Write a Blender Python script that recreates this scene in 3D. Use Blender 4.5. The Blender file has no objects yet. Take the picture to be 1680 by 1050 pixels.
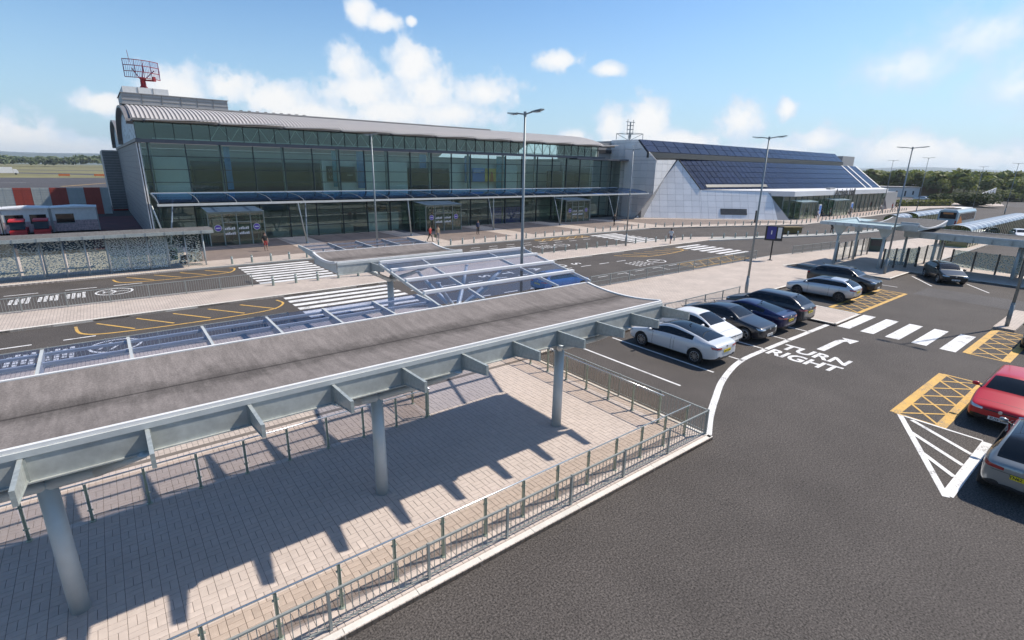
import bpy, bmesh, math, random
import numpy as np
from mathutils import Vector, Matrix
from mathutils.bvhtree import BVHTree
R = math.radians
random.seed(7)
sc = bpy.context.scene
col = sc.collection

# ------------------------------------------------------------------ camera
PITCH, ROLL, YAW, CAM_H = R(16.5), R(1.03), R(38.4), 8.07
def _axes():
    f = Vector((0, math.cos(PITCH), -math.sin(PITCH))); u = Vector((0, math.sin(PITCH), math.cos(PITCH))); r = Vector((1, 0, 0))
    c, s = math.cos(ROLL), math.sin(ROLL)
    r2, u2 = c*r + s*u, -s*r + c*u
    rot = Matrix.Rotation(-YAW, 3, 'Z')
    return rot @ r2, rot @ u2, rot @ f
cr, cu, cf = _axes()
cam = bpy.data.cameras.new('camera'); cam_o = bpy.data.objects.new('camera', cam); col.objects.link(cam_o)
cam.sensor_width = 36; cam.lens = 18; cam.clip_start = .1; cam.clip_end = 20000
M = Matrix((cr, cu, -cf)).transposed().to_4x4(); M.translation = Vector((0, 0, CAM_H)); cam_o.matrix_world = M
sc.camera = cam_o

# ------------------------------------------------------------------ sun, sky, exposure
SUN = Vector((.83, -.25, 1.0)).normalized()
SUN_EL = math.asin(SUN.z); SUN_AZ = math.atan2(SUN.x, SUN.y)
sl = bpy.data.lights.new('sun', 'SUN'); sl.energy = 3.8; sl.angle = R(.9); sl.color = (1, .915, .805)
so = bpy.data.objects.new('sun', sl); col.objects.link(so); so.rotation_euler = SUN.to_track_quat('Z', 'Y').to_euler()
sc.view_settings.view_transform = 'Standard'; sc.view_settings.look = 'None'; sc.view_settings.gamma = 1
sc.view_settings.exposure = 0.58; sc.view_settings.use_curve_mapping = False

world = bpy.data.worlds.new('World'); sc.world = world; world.use_nodes = True
def build_world():
    nt = world.node_tree; nt.nodes.clear(); N = nt.nodes.new; L = nt.links.new
    def math_(op, a, b=None, clamp=False):
        n = N('ShaderNodeMath'); n.operation = op; n.use_clamp = clamp
        for i, v in enumerate((a, b)):
            if v is None: continue
            if isinstance(v, (int, float)): n.inputs[i].default_value = v
            else: L(v, n.inputs[i])
        return n.outputs[0]
    def step(v, a, b):
        n = N('ShaderNodeMapRange'); n.interpolation_type = 'SMOOTHSTEP'; L(v, n.inputs[0])
        for i, x in enumerate((a, b, 0, 1)): n.inputs[i+1].default_value = x
        return n.outputs[0]
    sky = N('ShaderNodeTexSky'); sky.sky_type = 'NISHITA'; sky.sun_disc = False; sky.sun_elevation = SUN_EL; sky.sun_rotation = SUN_AZ
    sky.altitude = 100; sky.air_density = 1.0; sky.dust_density = 0.35; sky.ozone_density = 2.2
    tc = N('ShaderNodeTexCoord'); d = tc.outputs['Generated']
    sep = N('ShaderNodeSeparateXYZ'); L(d, sep.inputs[0])
    az = math_('MULTIPLY', math_('ARCTAN2', sep.outputs[0], sep.outputs[1]), 180/math.pi)
    el = math_('MULTIPLY', math_('ARCSINE', sep.outputs[2]), 180/math.pi)
    ns = N('ShaderNodeTexNoise'); ns.inputs['Scale'].default_value = 9; ns.inputs['Detail'].default_value = 7; ns.inputs['Roughness'].default_value = .58; L(d, ns.inputs['Vector'])
    ns2 = N('ShaderNodeTexNoise'); ns2.inputs['Scale'].default_value = 26; ns2.inputs['Detail'].default_value = 5; L(d, ns2.inputs['Vector'])
    cmb = N('ShaderNodeCombineXYZ'); L(az, cmb.inputs[0]); L(el, cmb.inputs[1])
    blobs = [(23.0, 13.9, 1.5, 1.3), (25.3, 13.2, 1.7, .9), (28.0, 13.4, .6, .5), (21.7, 9.2, 2.3, 2.4), (22.5, 7.0, 4.5, 2.2), (28.1, 9.8, 2.5, 2.5), (29.6, 7.2, 3.3, 2.6),
             (35.4, 7.2, 4.4, 1.9), (32, 5.2, 6.5, 1.8), (10.9, 6.7, 3.4, 1.7), (7.0, 6.3, 3.0, 2.6), (14.5, 5.8, 4.5, 1.7), (25.6, 5.2, 5.5, 1.8), (18, 4.4, 7, 1.7),
             (42.6, 10.4, 2.6, 1.0), (47.8, 9.6, 1.6, .7), (51.9, 4.7, 2.6, 2.2), (48.2, 4.6, 1.7, 2.0), (60.9, 4.7, 2.7, 2.2), (44.4, 3.2, 1.9, 1.3), (-4.3, 1.2, 3.8, 2.1),
             (-1, .6, 6, 1.3), (1.7, 4.6, 2.3, 1.0), (67.3, 3.0, 3.0, 1.5), (55.5, 2.7, 4.5, 1.6), (64, 1.8, 6, 1.5), (74, 2.0, 6, 1.9), (79.5, 1.3, 5, 1.5), (64.6, 5.6, 1.0, 1.2)]
    veil = [(73, 8.7, 4.0, 1.8), (77.5, 10.6, 4.2, 2.4), (80.5, 6.6, 3.4, 2.6), (83, 11, 5, 4)]
    def field(bl):
        acc = None
        for a, e, ra, re in bl:
            v = N('ShaderNodeVectorMath'); v.operation = 'MULTIPLY_ADD'; L(cmb.outputs[0], v.inputs[0])
            v.inputs[1].default_value = (1/ra, 1/re, 0); v.inputs[2].default_value = (-a/ra, -e/re, 0)
            ln = N('ShaderNodeVectorMath'); ln.operation = 'LENGTH'; L(v.outputs[0], ln.inputs[0]); o = ln.outputs['Value']
            if acc is None: acc = o
            else:
                n = N('ShaderNodeMath'); n.operation = 'SMOOTH_MIN'; L(acc, n.inputs[0]); L(o, n.inputs[1]); n.inputs[2].default_value = .22; acc = n.outputs[0]
        return acc
    ns3 = N('ShaderNodeTexNoise'); ns3.inputs['Scale'].default_value = 62; ns3.inputs['Detail'].default_value = 6; ns3.inputs['Roughness'].default_value = .6; L(d, ns3.inputs['Vector'])
    nz = math_('ADD', math_('ADD', math_('MULTIPLY', math_('SUBTRACT', ns.outputs[0], .5), 1.6), math_('MULTIPLY', math_('SUBTRACT', ns2.outputs[0], .5), 1.7)), math_('MULTIPLY', math_('SUBTRACT', ns3.outputs[0], .5), .8))
    m1 = math_('ADD', field(blobs), nz)
    dens = math_('MULTIPLY', step(m1, 1.22, .58), step(el, -1.5, 2.5))
    m2 = math_('ADD', field(veil), nz)
    dens2 = math_('MULTIPLY', step(m2, 1.5, .1), .7)
    # the same kind of cloud goes on outside the picture
    big = N('ShaderNodeTexNoise'); big.inputs['Scale'].default_value = 3.2; big.inputs['Detail'].default_value = 8; L(d, big.inputs['Vector'])
    out1 = math_('MAXIMUM', step(math_('ABSOLUTE', math_('SUBTRACT', az, 38.0)), 48, 62), step(el, 16, 30))
    dens3 = math_('MULTIPLY', math_('MULTIPLY', step(big.outputs[0], .62, .78), out1), step(el, -1, 3))
    dn = math_('MAXIMUM', math_('MAXIMUM', dens, dens2), dens3)
    ccol = N('ShaderNodeMix'); ccol.data_type = 'RGBA'; sh = math_('ADD', math_('MINIMUM', m1, math_('ADD', m2, .25)), math_('MULTIPLY', math_('SUBTRACT', ns2.outputs[0], .5), -1.9))
    L(step(sh, 1.1, .15), ccol.inputs[0])
    ccol.inputs[6].default_value = (.66, .78, .92, 1); ccol.inputs[7].default_value = (.98, .97, .955, 1)
    hs = N('ShaderNodeHueSaturation'); hs.inputs['Saturation'].default_value = 1.18; L(sky.outputs[0], hs.inputs['Color'])
    hz = N('ShaderNodeMix'); hz.data_type = 'RGBA'; L(math_('MULTIPLY', step(el, 17, -2), .85), hz.inputs[0]); L(hs.outputs[0], hz.inputs[6]); hz.inputs[7].default_value = (2.5, 3.85, 5.1, 1)
    b1 = N('ShaderNodeBackground'); L(hz.outputs[2], b1.inputs[0]); b1.inputs[1].default_value = .106
    b2 = N('ShaderNodeBackground'); L(ccol.outputs[2], b2.inputs[0]); b2.inputs[1].default_value = .70
    mx = N('ShaderNodeMixShader'); L(math_('MULTIPLY', dn, .93), mx.inputs[0]); L(b1.outputs[0], mx.inputs[1]); L(b2.outputs[0], mx.inputs[2])
    o = N('ShaderNodeOutputWorld'); L(mx.outputs[0], o.inputs[0])
build_world()
world.cycles.sampling_method = 'MANUAL'; world.cycles.sample_map_resolution = 512
sc.cycles.transparent_max_bounces = 24; sc.cycles.max_bounces = 8; sc.cycles.diffuse_bounces = 3; sc.cycles.glossy_bounces = 3; sc.cycles.transmission_bounces = 4
sc.cycles.caustics_reflective = False; sc.cycles.caustics_refractive = False; sc.cycles.use_denoising = True

# ------------------------------------------------------------------ materials
MT = {}
def mat(name, c, rough=.6, metal=0., var=.12, scale=3., bump=0., bscale=40., spec=.5, coat=0., var2=0., scale2=.3, stretch=None, rnd=0.):
    if name in MT: return MT[name]
    m = bpy.data.materials.new(name); m.use_nodes = True; nt = m.node_tree; N = nt.nodes.new; L = nt.links.new
    b = nt.nodes['Principled BSDF']; b.inputs['Roughness'].default_value = rough; b.inputs['Metallic'].default_value = metal
    b.inputs['Specular IOR Level'].default_value = spec; b.inputs['Coat Weight'].default_value = coat; b.inputs['Coat Roughness'].default_value = .04
    tc = N('ShaderNodeTexCoord'); vec = tc.outputs['Object']
    if stretch:
        mp = N('ShaderNodeMapping'); mp.inputs['Scale'].default_value = stretch; L(vec, mp.inputs[0]); vec = mp.outputs[0]
    f = None
    def mul(a, o):
        n = N('ShaderNodeMath'); n.operation = 'MULTIPLY'; L(a, n.inputs[0]); L(o, n.inputs[1]); return n.outputs[0]
    def nz(s, lo, hi, det=4):
        n = N('ShaderNodeTexNoise'); n.inputs['Scale'].default_value = s; n.inputs['Detail'].default_value = det; n.inputs['Roughness'].default_value = .62; L(vec, n.inputs[0])
        r = N('ShaderNodeMapRange'); r.inputs[1].default_value = .3; r.inputs[2].default_value = .7; r.inputs[3].default_value = lo; r.inputs[4].default_value = hi; L(n.outputs[0], r.inputs[0]); return r.outputs[0]
    if var: f = nz(scale, 1-var, 1+var)
    if var2:
        g = nz(scale2, 1-var2, 1+var2); f = g if f is None else mul(f, g)
    if rnd:
        oi = N('ShaderNodeObjectInfo'); r = N('ShaderNodeMapRange'); r.inputs[3].default_value = 1-rnd; r.inputs[4].default_value = 1+rnd; L(oi.outputs['Random'], r.inputs[0])
        f = r.outputs[0] if f is None else mul(f, r.outputs[0])
    if f is not None:
        mx = N('ShaderNodeVectorMath'); mx.operation = 'SCALE'; mx.inputs[0].default_value = c; L(f, mx.inputs['Scale']); L(mx.outputs[0], b.inputs['Base Color'])
    else: b.inputs['Base Color'].default_value = (*c, 1)
    if bump:
        n = N('ShaderNodeTexNoise'); n.inputs['Scale'].default_value = bscale; n.inputs['Detail'].default_value = 3; L(tc.outputs['Object'], n.inputs[0])
        bp = N('ShaderNodeBump'); bp.inputs['Strength'].default_value = bump; bp.inputs['Distance'].default_value = .02; L(n.outputs[0], bp.inputs['Height']); L(bp.outputs[0], b.inputs['Normal'])
    MT[name] = m; return m
def glass(name, tint, refl=.08, rough=.02, gcol=(1, 1, 1), gain=.7):
    m = bpy.data.materials.new(name); m.use_nodes = True; nt = m.node_tree; nt.nodes.clear(); N = nt.nodes.new; L = nt.links.new
    t = N('ShaderNodeBsdfTransparent'); t.inputs[0].default_value = (*tint, 1)
    g = N('ShaderNodeBsdfGlossy'); g.inputs[0].default_value = (*gcol, 1); g.inputs['Roughness'].default_value = rough
    lw = N('ShaderNodeLayerWeight'); lw.inputs[0].default_value = .5
    pw = N('ShaderNodeMath'); pw.operation = 'POWER'; L(lw.outputs['Facing'], pw.inputs[0]); pw.inputs[1].default_value = 4.0
    a = N('ShaderNodeMath'); a.operation = 'MULTIPLY_ADD'; a.use_clamp = True; L(pw.outputs[0], a.inputs[0]); a.inputs[1].default_value = gain; a.inputs[2].default_value = refl
    x = N('ShaderNodeMixShader'); L(a.outputs[0], x.inputs[0]); L(t.outputs[0], x.inputs[1]); L(g.outputs[0], x.inputs[2])
    o = N('ShaderNodeOutputMaterial'); L(x.outputs[0], o.inputs[0]); MT[name] = m; return m
def emit(name, c, s):
    m = bpy.data.materials.new(name); m.use_nodes = True; b = m.node_tree.nodes['Principled BSDF']
    b.inputs['Base Color'].default_value = (*c, 1); b.inputs['Emission Color'].default_value = (*c, 1); b.inputs['Emission Strength'].default_value = s; MT[name] = m; return m

def asphalt(name, base):
    m = mat(name, base, .9, var=.0, bump=.8, bscale=28, spec=.3)
    nt = m.node_tree; N = nt.nodes.new; L = nt.links.new; b = nt.nodes['Principled BSDF']; tc = N('ShaderNodeTexCoord')
    def nz(s, det, lo, hi, a=.3, c=.7):
        n = N('ShaderNodeTexNoise'); n.inputs['Scale'].default_value = s; n.inputs['Detail'].default_value = det; n.inputs['Roughness'].default_value = .7; L(tc.outputs['Object'], n.inputs[0])
        r = N('ShaderNodeMapRange'); r.inputs[1].default_value = a; r.inputs[2].default_value = c; r.inputs[3].default_value = lo; r.inputs[4].default_value = hi; L(n.outputs[0], r.inputs[0]); return r.outputs[0]
    acc = nz(24, 3, .36, 1.75, .36, .66)
    for o in (nz(9, 4, .9, 1.1), nz(.35, 5, .84, 1.14), nz(.07, 3, .90, 1.1), nz(1.1, 6, .72, 1.0, .26, .38)):
        n = N('ShaderNodeMath'); n.operation = 'MULTIPLY'; L(acc, n.inputs[0]); L(o, n.inputs[1]); acc = n.outputs[0]
    mx = N('ShaderNodeVectorMath'); mx.operation = 'SCALE'; mx.inputs[0].default_value = base; L(acc, mx.inputs['Scale']); L(mx.outputs[0], b.inputs['Base Color'])
    return m
def brickmat(name, c1, c2, cm, w, h, rot=0., mortar=.012, offset=.5, rough=.8, bump=.15):
    m = bpy.data.materials.new(name); m.use_nodes = True; nt = m.node_tree; N = nt.nodes.new; L = nt.links.new; b = nt.nodes['Principled BSDF']; b.inputs['Roughness'].default_value = rough
    tc = N('ShaderNodeTexCoord'); mp = N('ShaderNodeMapping'); mp.inputs['Rotation'].default_value = (0, 0, rot); L(tc.outputs['Object'], mp.inputs[0])
    t = N('ShaderNodeTexBrick'); L(mp.outputs[0], t.inputs[0]); t.offset = offset
    t.inputs['Color1'].default_value = (*c1, 1); t.inputs['Color2'].default_value = (*c2, 1); t.inputs['Mortar'].default_value = (*cm, 1)
    t.inputs['Scale'].default_value = 1; t.inputs['Mortar Size'].default_value = mortar; t.inputs['Brick Width'].default_value = w; t.inputs['Row Height'].default_value = h; t.inputs['Mortar Smooth'].default_value = .3
    n = N('ShaderNodeTexNoise'); n.inputs['Scale'].default_value = .6; n.inputs['Detail'].default_value = 5; L(tc.outputs['Object'], n.inputs[0])
    r = N('ShaderNodeMapRange'); r.inputs[1].default_value = .3; r.inputs[2].default_value = .7; r.inputs[3].default_value = .9; r.inputs[4].default_value = 1.1; L(n.outputs[0], r.inputs[0])
    mx = N('ShaderNodeVectorMath'); mx.operation = 'SCALE'; L(t.outputs[0], mx.inputs[0]); L(r.outputs[0], mx.inputs['Scale']); L(mx.outputs[0], b.inputs['Base Color'])
    if bump:
        bp = N('ShaderNodeBump'); bp.inputs['Strength'].default_value = bump; bp.inputs['Distance'].default_value = .01; bp.invert = True; L(t.outputs['Fac'], bp.inputs['Height']); L(bp.outputs[0], b.inputs['Normal'])
    MT[name] = m; return m

asphalt('asphalt', (.084, .074, .067)); asphalt('asphalt_pale', (.092, .086, .084)); asphalt('apron', (.075, .072, .075))
mat('paver', (.56, .475, .415), .82, var=.07, scale=5, rnd=.09, bump=.12, bscale=60, var2=.05, scale2=.5)
mat('mortar', (.17, .145, .125), .9, var=.15, scale=6)
brickmat('paving', (.52, .44, .375), (.455, .385, .33), (.28, .235, .205), .28, .14, R(90))
brickmat('paving_pink', (.47, .37, .32), (.40, .32, .275), (.25, .2, .18), .28, .14, R(90))
brickmat('paving_brown', (.235, .185, .155), (.19, .15, .13), (.10, .085, .08), .4, .2)
mat('kerb', (.66, .63, .57), .8, var=.08, scale=4, bump=.15, bscale=30, rnd=.05)
mat('kerb_grey', (.36, .36, .34), .85, var=.1, scale=4, rnd=.06)
def road_paint(name, c):
    m = mat(name, c, .75, var=.1, scale=7, var2=.1, scale2=1.3); nt = m.node_tree; N = nt.nodes.new; L = nt.links.new; b = nt.nodes['Principled BSDF']; src = b.inputs['Base Color'].links[0].from_socket
    tc = N('ShaderNodeTexCoord'); n = N('ShaderNodeTexNoise'); n.inputs['Scale'].default_value = 21; n.inputs['Detail'].default_value = 6; n.inputs['Roughness'].default_value = .75; L(tc.outputs['Object'], n.inputs[0])
    n2 = N('ShaderNodeTexNoise'); n2.inputs['Scale'].default_value = 1.7; n2.inputs['Detail'].default_value = 4; L(tc.outputs['Object'], n2.inputs[0])
    a = N('ShaderNodeMath'); a.operation = 'MULTIPLY_ADD'; L(n2.outputs[0], a.inputs[0]); a.inputs[1].default_value = .5; L(n.outputs[0], a.inputs[2])
    r = N('ShaderNodeMapRange'); r.inputs[1].default_value = .57; r.inputs[2].default_value = .72; L(a.outputs[0], r.inputs[0])
    x = N('ShaderNodeMix'); x.data_type = 'RGBA'; L(r.outputs[0], x.inputs[0]); x.inputs[6].default_value = (.16, .15, .145, 1); L(src, x.inputs[7]); L(x.outputs[2], b.inputs['Base Color'])
road_paint('paint_white', (.72, .71, .69)); road_paint('paint_yellow', (.62, .37, .085))
def felt(name, c, yv):
    m = mat(name, c, .95, spec=.15, var=.05, scale=1.6, bump=.35, bscale=30); nt = m.node_tree; N = nt.nodes.new; L = nt.links.new; b = nt.nodes['Principled BSDF']
    src = b.inputs['Base Color'].links[0].from_socket; tc = N('ShaderNodeTexCoord'); sp = N('ShaderNodeSeparateXYZ'); L(tc.outputs['Object'], sp.inputs[0])
    def mth(op, a, b_=None):
        n = N('ShaderNodeMath'); n.operation = op
        for i, v in enumerate((a, b_)):
            if v is None: continue
            if isinstance(v, (int, float)): n.inputs[i].default_value = v
            else: L(v, n.inputs[i])
        return n.outputs[0]
    def nz(sx, sy, sc_, det=5):
        mp = N('ShaderNodeMapping'); mp.inputs['Scale'].default_value = (sx, sy, 1); L(tc.outputs['Object'], mp.inputs[0]); n = N('ShaderNodeTexNoise'); n.inputs['Scale'].default_value = sc_; n.inputs['Detail'].default_value = det; n.inputs['Roughness'].default_value = .7; L(mp.outputs[0], n.inputs[0]); return n.outputs[0]
    d = mth('ABSOLUTE', mth('SUBTRACT', sp.outputs[1], yv))
    def st(v, a, b_, lo, hi):
        n = N('ShaderNodeMapRange'); n.interpolation_type = 'SMOOTHSTEP'; L(v, n.inputs[0])
        for i, x in enumerate((a, b_, lo, hi)): n.inputs[i+1].default_value = x
        return n.outputs[0]
    stain = st(mth('ADD', d, mth('MULTIPLY', mth('SUBTRACT', nz(1, 1, .9), .5), 1.9)), -.1, .75, .5, 1.0)
    line = st(d, .012, .05, .5, 1.0); streak = st(nz(1, .10, 7), .35, .65, .84, 1.09); blot = st(nz(1, .8, .5), .35, .65, .93, 1.06); grain = st(nz(1, 1, 30, 2), .3, .7, .86, 1.14)
    f = mth('MULTIPLY', mth('MULTIPLY', mth('MULTIPLY', stain, line), mth('MULTIPLY', streak, blot)), grain)
    v = N('ShaderNodeVectorMath'); v.operation = 'SCALE'; L(src, v.inputs[0]); L(f, v.inputs['Scale']); L(v.outputs[0], b.inputs['Base Color'])
felt('roof_felt', (.215, .19, .176), 11.05); felt('roof_felt_far', (.215, .19, .176), 23.0); felt('roof_felt_local', (.14, .135, .13), 4.5)
mat('roof_edge', (.72, .71, .69), .5, var=.05)
mat('steel_pale', (.53, .55, .535), .5, metal=.1, var=.08, scale=2.5, var2=.06)
mat('steel_blue', (.50, .55, .56), .5, metal=.15, var=.06, scale=2.5, bump=.05)
mat('galv', (.40, .43, .41), .45, metal=.3, var=.16, scale=14, var2=.12, scale2=1.5)
mat('galv_beam', (.50, .525, .50), .42, metal=.3, var=.12, scale=5, var2=.14, scale2=1.2)
mat('steel_green', (.34, .385, .31), .4, metal=.4, var=.1)
mat('steel_dark', (.09, .09, .085), .5, metal=.3, var=.1)
mat('rail_chrome', (.62, .64, .64), .25, metal=.8, var=.05)
mat('picket', (.285, .305, .29), .5, metal=.1, var=.1, rnd=.06)
mat('bollard', (.29, .335, .295), .55, var=.08, metal=.1)
mat('lamp_steel', (.245, .275, .285), .5, metal=.3, var=.1)
mat('lens', (.75, .77, .78), .2, var=0)
glass('glass_rail', (.93, .905, .875), .015); glass('glass_blue', (.80, .82, .885), .03, gcol=(.72, .80, .95), gain=.12); glass('glass_clear', (.92, .95, .94), .03)
glass('glass_canopy', (.34, .42, .60), .30, .05, gcol=(.50, .68, 1)); glass('glass_green', (.84, .91, .88), .075, gcol=(.70, .84, .82)); glass('glass_green2', (.74, .83, .78), .06)
mat('mullion', (.045, .06, .058), .5, metal=.3, var=.05); mat('mullion_pale', (.24, .29, .275), .45, metal=.4, var=.05)
mat('band', (.115, .12, .135), .5, metal=.2, var=.1)
mat('clad_white', (.88, .85, .82), .38, metal=.1, var=.03, rnd=.05); mat('clad_joint', (.36, .36, .37), .8, var=0)
mat('roof_metal', (.25, .23, .215), .5, metal=.3, var=.07, scale=2); mat('roof_seam', (.54, .505, .475), .6, metal=.1, var=.06)
mat('louvre', (.215, .205, .195), .6, metal=.2, var=.12, scale=1.5); mat('grey_clad', (.37, .36, .35), .55, metal=.2, var=.07, scale=1)
mat('white_paint', (.74, .73, .72), .5, var=.04); mat('off_white', (.72, .71, .68), .6, var=.08)
mat('solar', (.011, .020, .052), .16, metal=.0, var=.12, scale=1.2, rnd=.22, spec=.16); mat('solar_frame', (.028, .036, .06), .9, metal=.0, var=0, spec=.02)
mat('inner_wall', (.70, .76, .73), .8, var=.08, scale=.4); mat('inner_dark', (.035, .04, .036), .7, var=.15, scale=.6); mat('inner_floor', (.30, .30, .29), .4, var=.1); mat('inner_mid', (.36, .40, .38), .8, var=.1, scale=.5)
mat('banner_blue', (.06, .21, .42), .6, var=.25, scale=1.2); mat('banner_teal', (.04, .24, .32), .6, var=.3, scale=1.5); mat('ad_yellow', (.62, .44, .08), .6, var=.2, scale=2); mat('ad_orange', (.5, .13, .03), .6, var=.3, scale=3); mat('ad_blue', (.07, .22, .62), .6, var=.1)
mat('red', (.55, .03, .035), .5, var=.1); mat('red_fence', (.36, .065, .045), .55, var=.12, scale=2); mat('pale_fence', (.42, .45, .44), .55, var=.1, scale=2); mat('radar_red', (.24, .015, .018), .5, var=.1); mat('black', (.012, .012, .013), .45, var=0); mat('dark', (.035, .035, .037), .55, var=.1)
mat('rubber', (.016, .016, .017), .75, var=.1); mat('alloy', (.45, .46, .47), .28, metal=.85, var=0); mat('alloy_dark', (.11, .11, .115), .3, metal=.8, var=0)
mat('plate_yellow', (.78, .60, .02), .5, var=0); mat('plate_white', (.78, .78, .77), .5, var=0)
mat('tail_red', (.33, .012, .015), .15, var=0, coat=1); mat('lamp_clear', (.55, .58, .6), .12, metal=.4, var=.1, scale=30, coat=1); mat('car_glass', (.008, .011, .015), .03, var=0, spec=.4)
mat('purple', (.13, .07, .40), .5, var=0); mat('sign_blue', (.03, .03, .22), .4, var=0); mat('bin_green', (.02, .05, .045), .5, var=.1); mat('planter', (.16, .115, .035), .8, var=.2, scale=5)
mat('bark', (.10, .08, .06), .9, var=.2); mat('frit', (.62, .66, .66), .5, var=.05)
mat('grass', (.17, .155, .062), .95, var=.22, scale=.02, var2=.14, scale2=.15); mat('earth', (.13, .13, .065), .95, var=.25, scale=.008, var2=.2, scale2=.05); mat('hill', (.11, .145, .14), .95, var=.3, scale=.006, var2=.25, scale2=.03)
mat('brown_clad', (.23, .15, .075), .7, var=.1, scale=.8)

# ------------------------------------------------------------------ helpers
def link(name, data, parent=None, loc=(0, 0, 0), rot=None, label=None, cat=None, group=None, kind=None):
    o = bpy.data.objects.new(name, data); col.objects.link(o); o.location = loc
    if rot is not None: o.rotation_euler = rot if isinstance(rot, (tuple, list)) else (0, 0, rot)
    if parent is not None: o.parent = parent
    tag(o, label, cat, group, kind); return o
def tag(o, label=None, cat=None, group=None, kind=None):
    if label: o['label'] = label
    if cat: o['category'] = cat
    if group: o['group'] = group
    if kind: o['kind'] = kind
    return o
def thing(name, label, cat, loc=(0, 0, 0), rot=0, group=None): return link(name, None, None, loc, rot, label, cat, group)
def copy_tree(o, parent=None):
    c = o.copy(); col.objects.link(c); c.parent = parent
    for ch in list(o.children): copy_tree(ch, c)
    return c
def V3(p): return Vector(p)
class MB:
    def __init__(s): s.v = []; s.f = []; s.m = []
    def add(s, vs, fs, mi=0):
        n = len(s.v); s.v += [tuple(v) for v in vs]; s.f += [tuple(n+i for i in f) for f in fs]; s.m += [mi]*len(fs); return s
    def box(s, c, d, rz=0., mi=0):
        x, y, z = d[0]/2, d[1]/2, d[2]/2; cs, sn = math.cos(rz), math.sin(rz)
        vs = [(c[0]+a*x*cs-b*y*sn, c[1]+a*x*sn+b*y*cs, c[2]+e*z) for a, b, e in ((-1,-1,-1),(1,-1,-1),(1,1,-1),(-1,1,-1),(-1,-1,1),(1,-1,1),(1,1,1),(-1,1,1))]
        return s.add(vs, [(0,3,2,1),(4,5,6,7),(0,1,5,4),(1,2,6,5),(2,3,7,6),(3,0,4,7)], mi)
    def b(s, x0, x1, y0, y1, z0, z1, mi=0): return s.box(((x0+x1)/2, (y0+y1)/2, (z0+z1)/2), (abs(x1-x0), abs(y1-y0), abs(z1-z0)), 0, mi)
    def bar(s, p, q, w, h=None, mi=0, up=(0, 0, 1)):
        h = h or w; p, q = V3(p), V3(q); d = (q-p).normalized(); u = V3(up)
        if abs(d.dot(u)) > .98: u = Vector((0, 1, 0))
        r = d.cross(u).normalized(); u = r.cross(d)
        vs = [e + r*a*w/2 + u*b*h/2 for e in (p, q) for a, b in ((-1,-1),(1,-1),(1,1),(-1,1))]
        return s.add(vs, [(0,1,2,3),(7,6,5,4),(0,4,5,1),(1,5,6,2),(2,6,7,3),(3,7,4,0)], mi)
    def tube(s, p, q, r, n=10, r2=None, mi=0, cap=True):
        p, q = V3(p), V3(q); r2 = r if r2 is None else r2; d = (q-p).normalized(); a = d.orthogonal().normalized(); b = d.cross(a)
        vs = [e + (a*math.cos(2*math.pi*i/n) + b*math.sin(2*math.pi*i/n))*rr for e, rr in ((p, r), (q, r2)) for i in range(n)]
        fs = [(i, (i+1) % n, n+(i+1) % n, n+i) for i in range(n)]
        if cap: fs += [tuple(range(n))[::-1], tuple(range(n, 2*n))]
        return s.add(vs, fs, mi)
    def prism(s, poly, z0, z1, mi=0):
        n = len(poly); vs = [(x, y, z0) for x, y in poly] + [(x, y, z1) for x, y in poly]
        return s.add(vs, [tuple(range(n))[::-1], tuple(range(n, 2*n))] + [(i, (i+1) % n, n+(i+1) % n, n+i) for i in range(n)], mi)
    def extr(s, pts, vec, mi=0):
        n = len(pts); w = V3(vec); vs = [V3(p) for p in pts] + [V3(p)+w for p in pts]
        return s.add(vs, [tuple(range(n))[::-1], tuple(range(n, 2*n))] + [(i, (i+1) % n, n+(i+1) % n, n+i) for i in range(n)], mi)
    def lathe(s, prof, n=16, axis='Z', c=(0, 0, 0), mi=0):
        k = len(prof); vs = []
        for i in range(n):
            a = 2*math.pi*i/n; ca, sa = math.cos(a), math.sin(a)
            for r, z in prof:
                p = {'Z': (r*ca, r*sa, z), 'Y': (r*ca, z, r*sa), 'X': (z, r*ca, r*sa)}[axis]; vs.append((p[0]+c[0], p[1]+c[1], p[2]+c[2]))
        fs = [(i*k+j, ((i+1) % n)*k+j, ((i+1) % n)*k+j+1, i*k+j+1) for i in range(n) for j in range(k-1)]
        return s.add(vs, fs, mi)
    def strip(s, pts, w, z, mi=0):                     # flat ribbon along a polyline
        L_, R_ = [], []
        for i, p in enumerate(pts):
            a = V3((*pts[max(i-1, 0)], 0)); c = V3((*pts[min(i+1, len(pts)-1)], 0)); d = (c-a).normalized(); n = Vector((-d.y, d.x, 0))*w/2
            L_.append((p[0]+n.x, p[1]+n.y, z)); R_.append((p[0]-n.x, p[1]-n.y, z))
        k = len(pts); return s.add(L_+R_, [(i, k+i, k+i+1, i+1) for i in range(k-1)], mi)
    def mesh(s, name, mats, smooth=False, fix=True):
        me = bpy.data.meshes.new(name); me.from_pydata([tuple(v) for v in s.v], [], s.f)
        for m in (mats if isinstance(mats, (list, tuple)) else [mats]): me.materials.append(MT[m] if isinstance(m, str) else m)
        if any(s.m): me.polygons.foreach_set('material_index', s.m)
        if fix:
            bm = bmesh.new(); bm.from_mesh(me); bmesh.ops.recalc_face_normals(bm, faces=bm.faces); bm.to_mesh(me); bm.free()
        if smooth: me.polygons.foreach_set('use_smooth', [True]*len(me.polygons))
        me.update(); return me
    def build(s, name, mats, parent=None, loc=(0, 0, 0), rot=None, smooth=False, **k): return link(name, s.mesh(name, mats, smooth), parent, loc, rot, **k)
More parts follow.
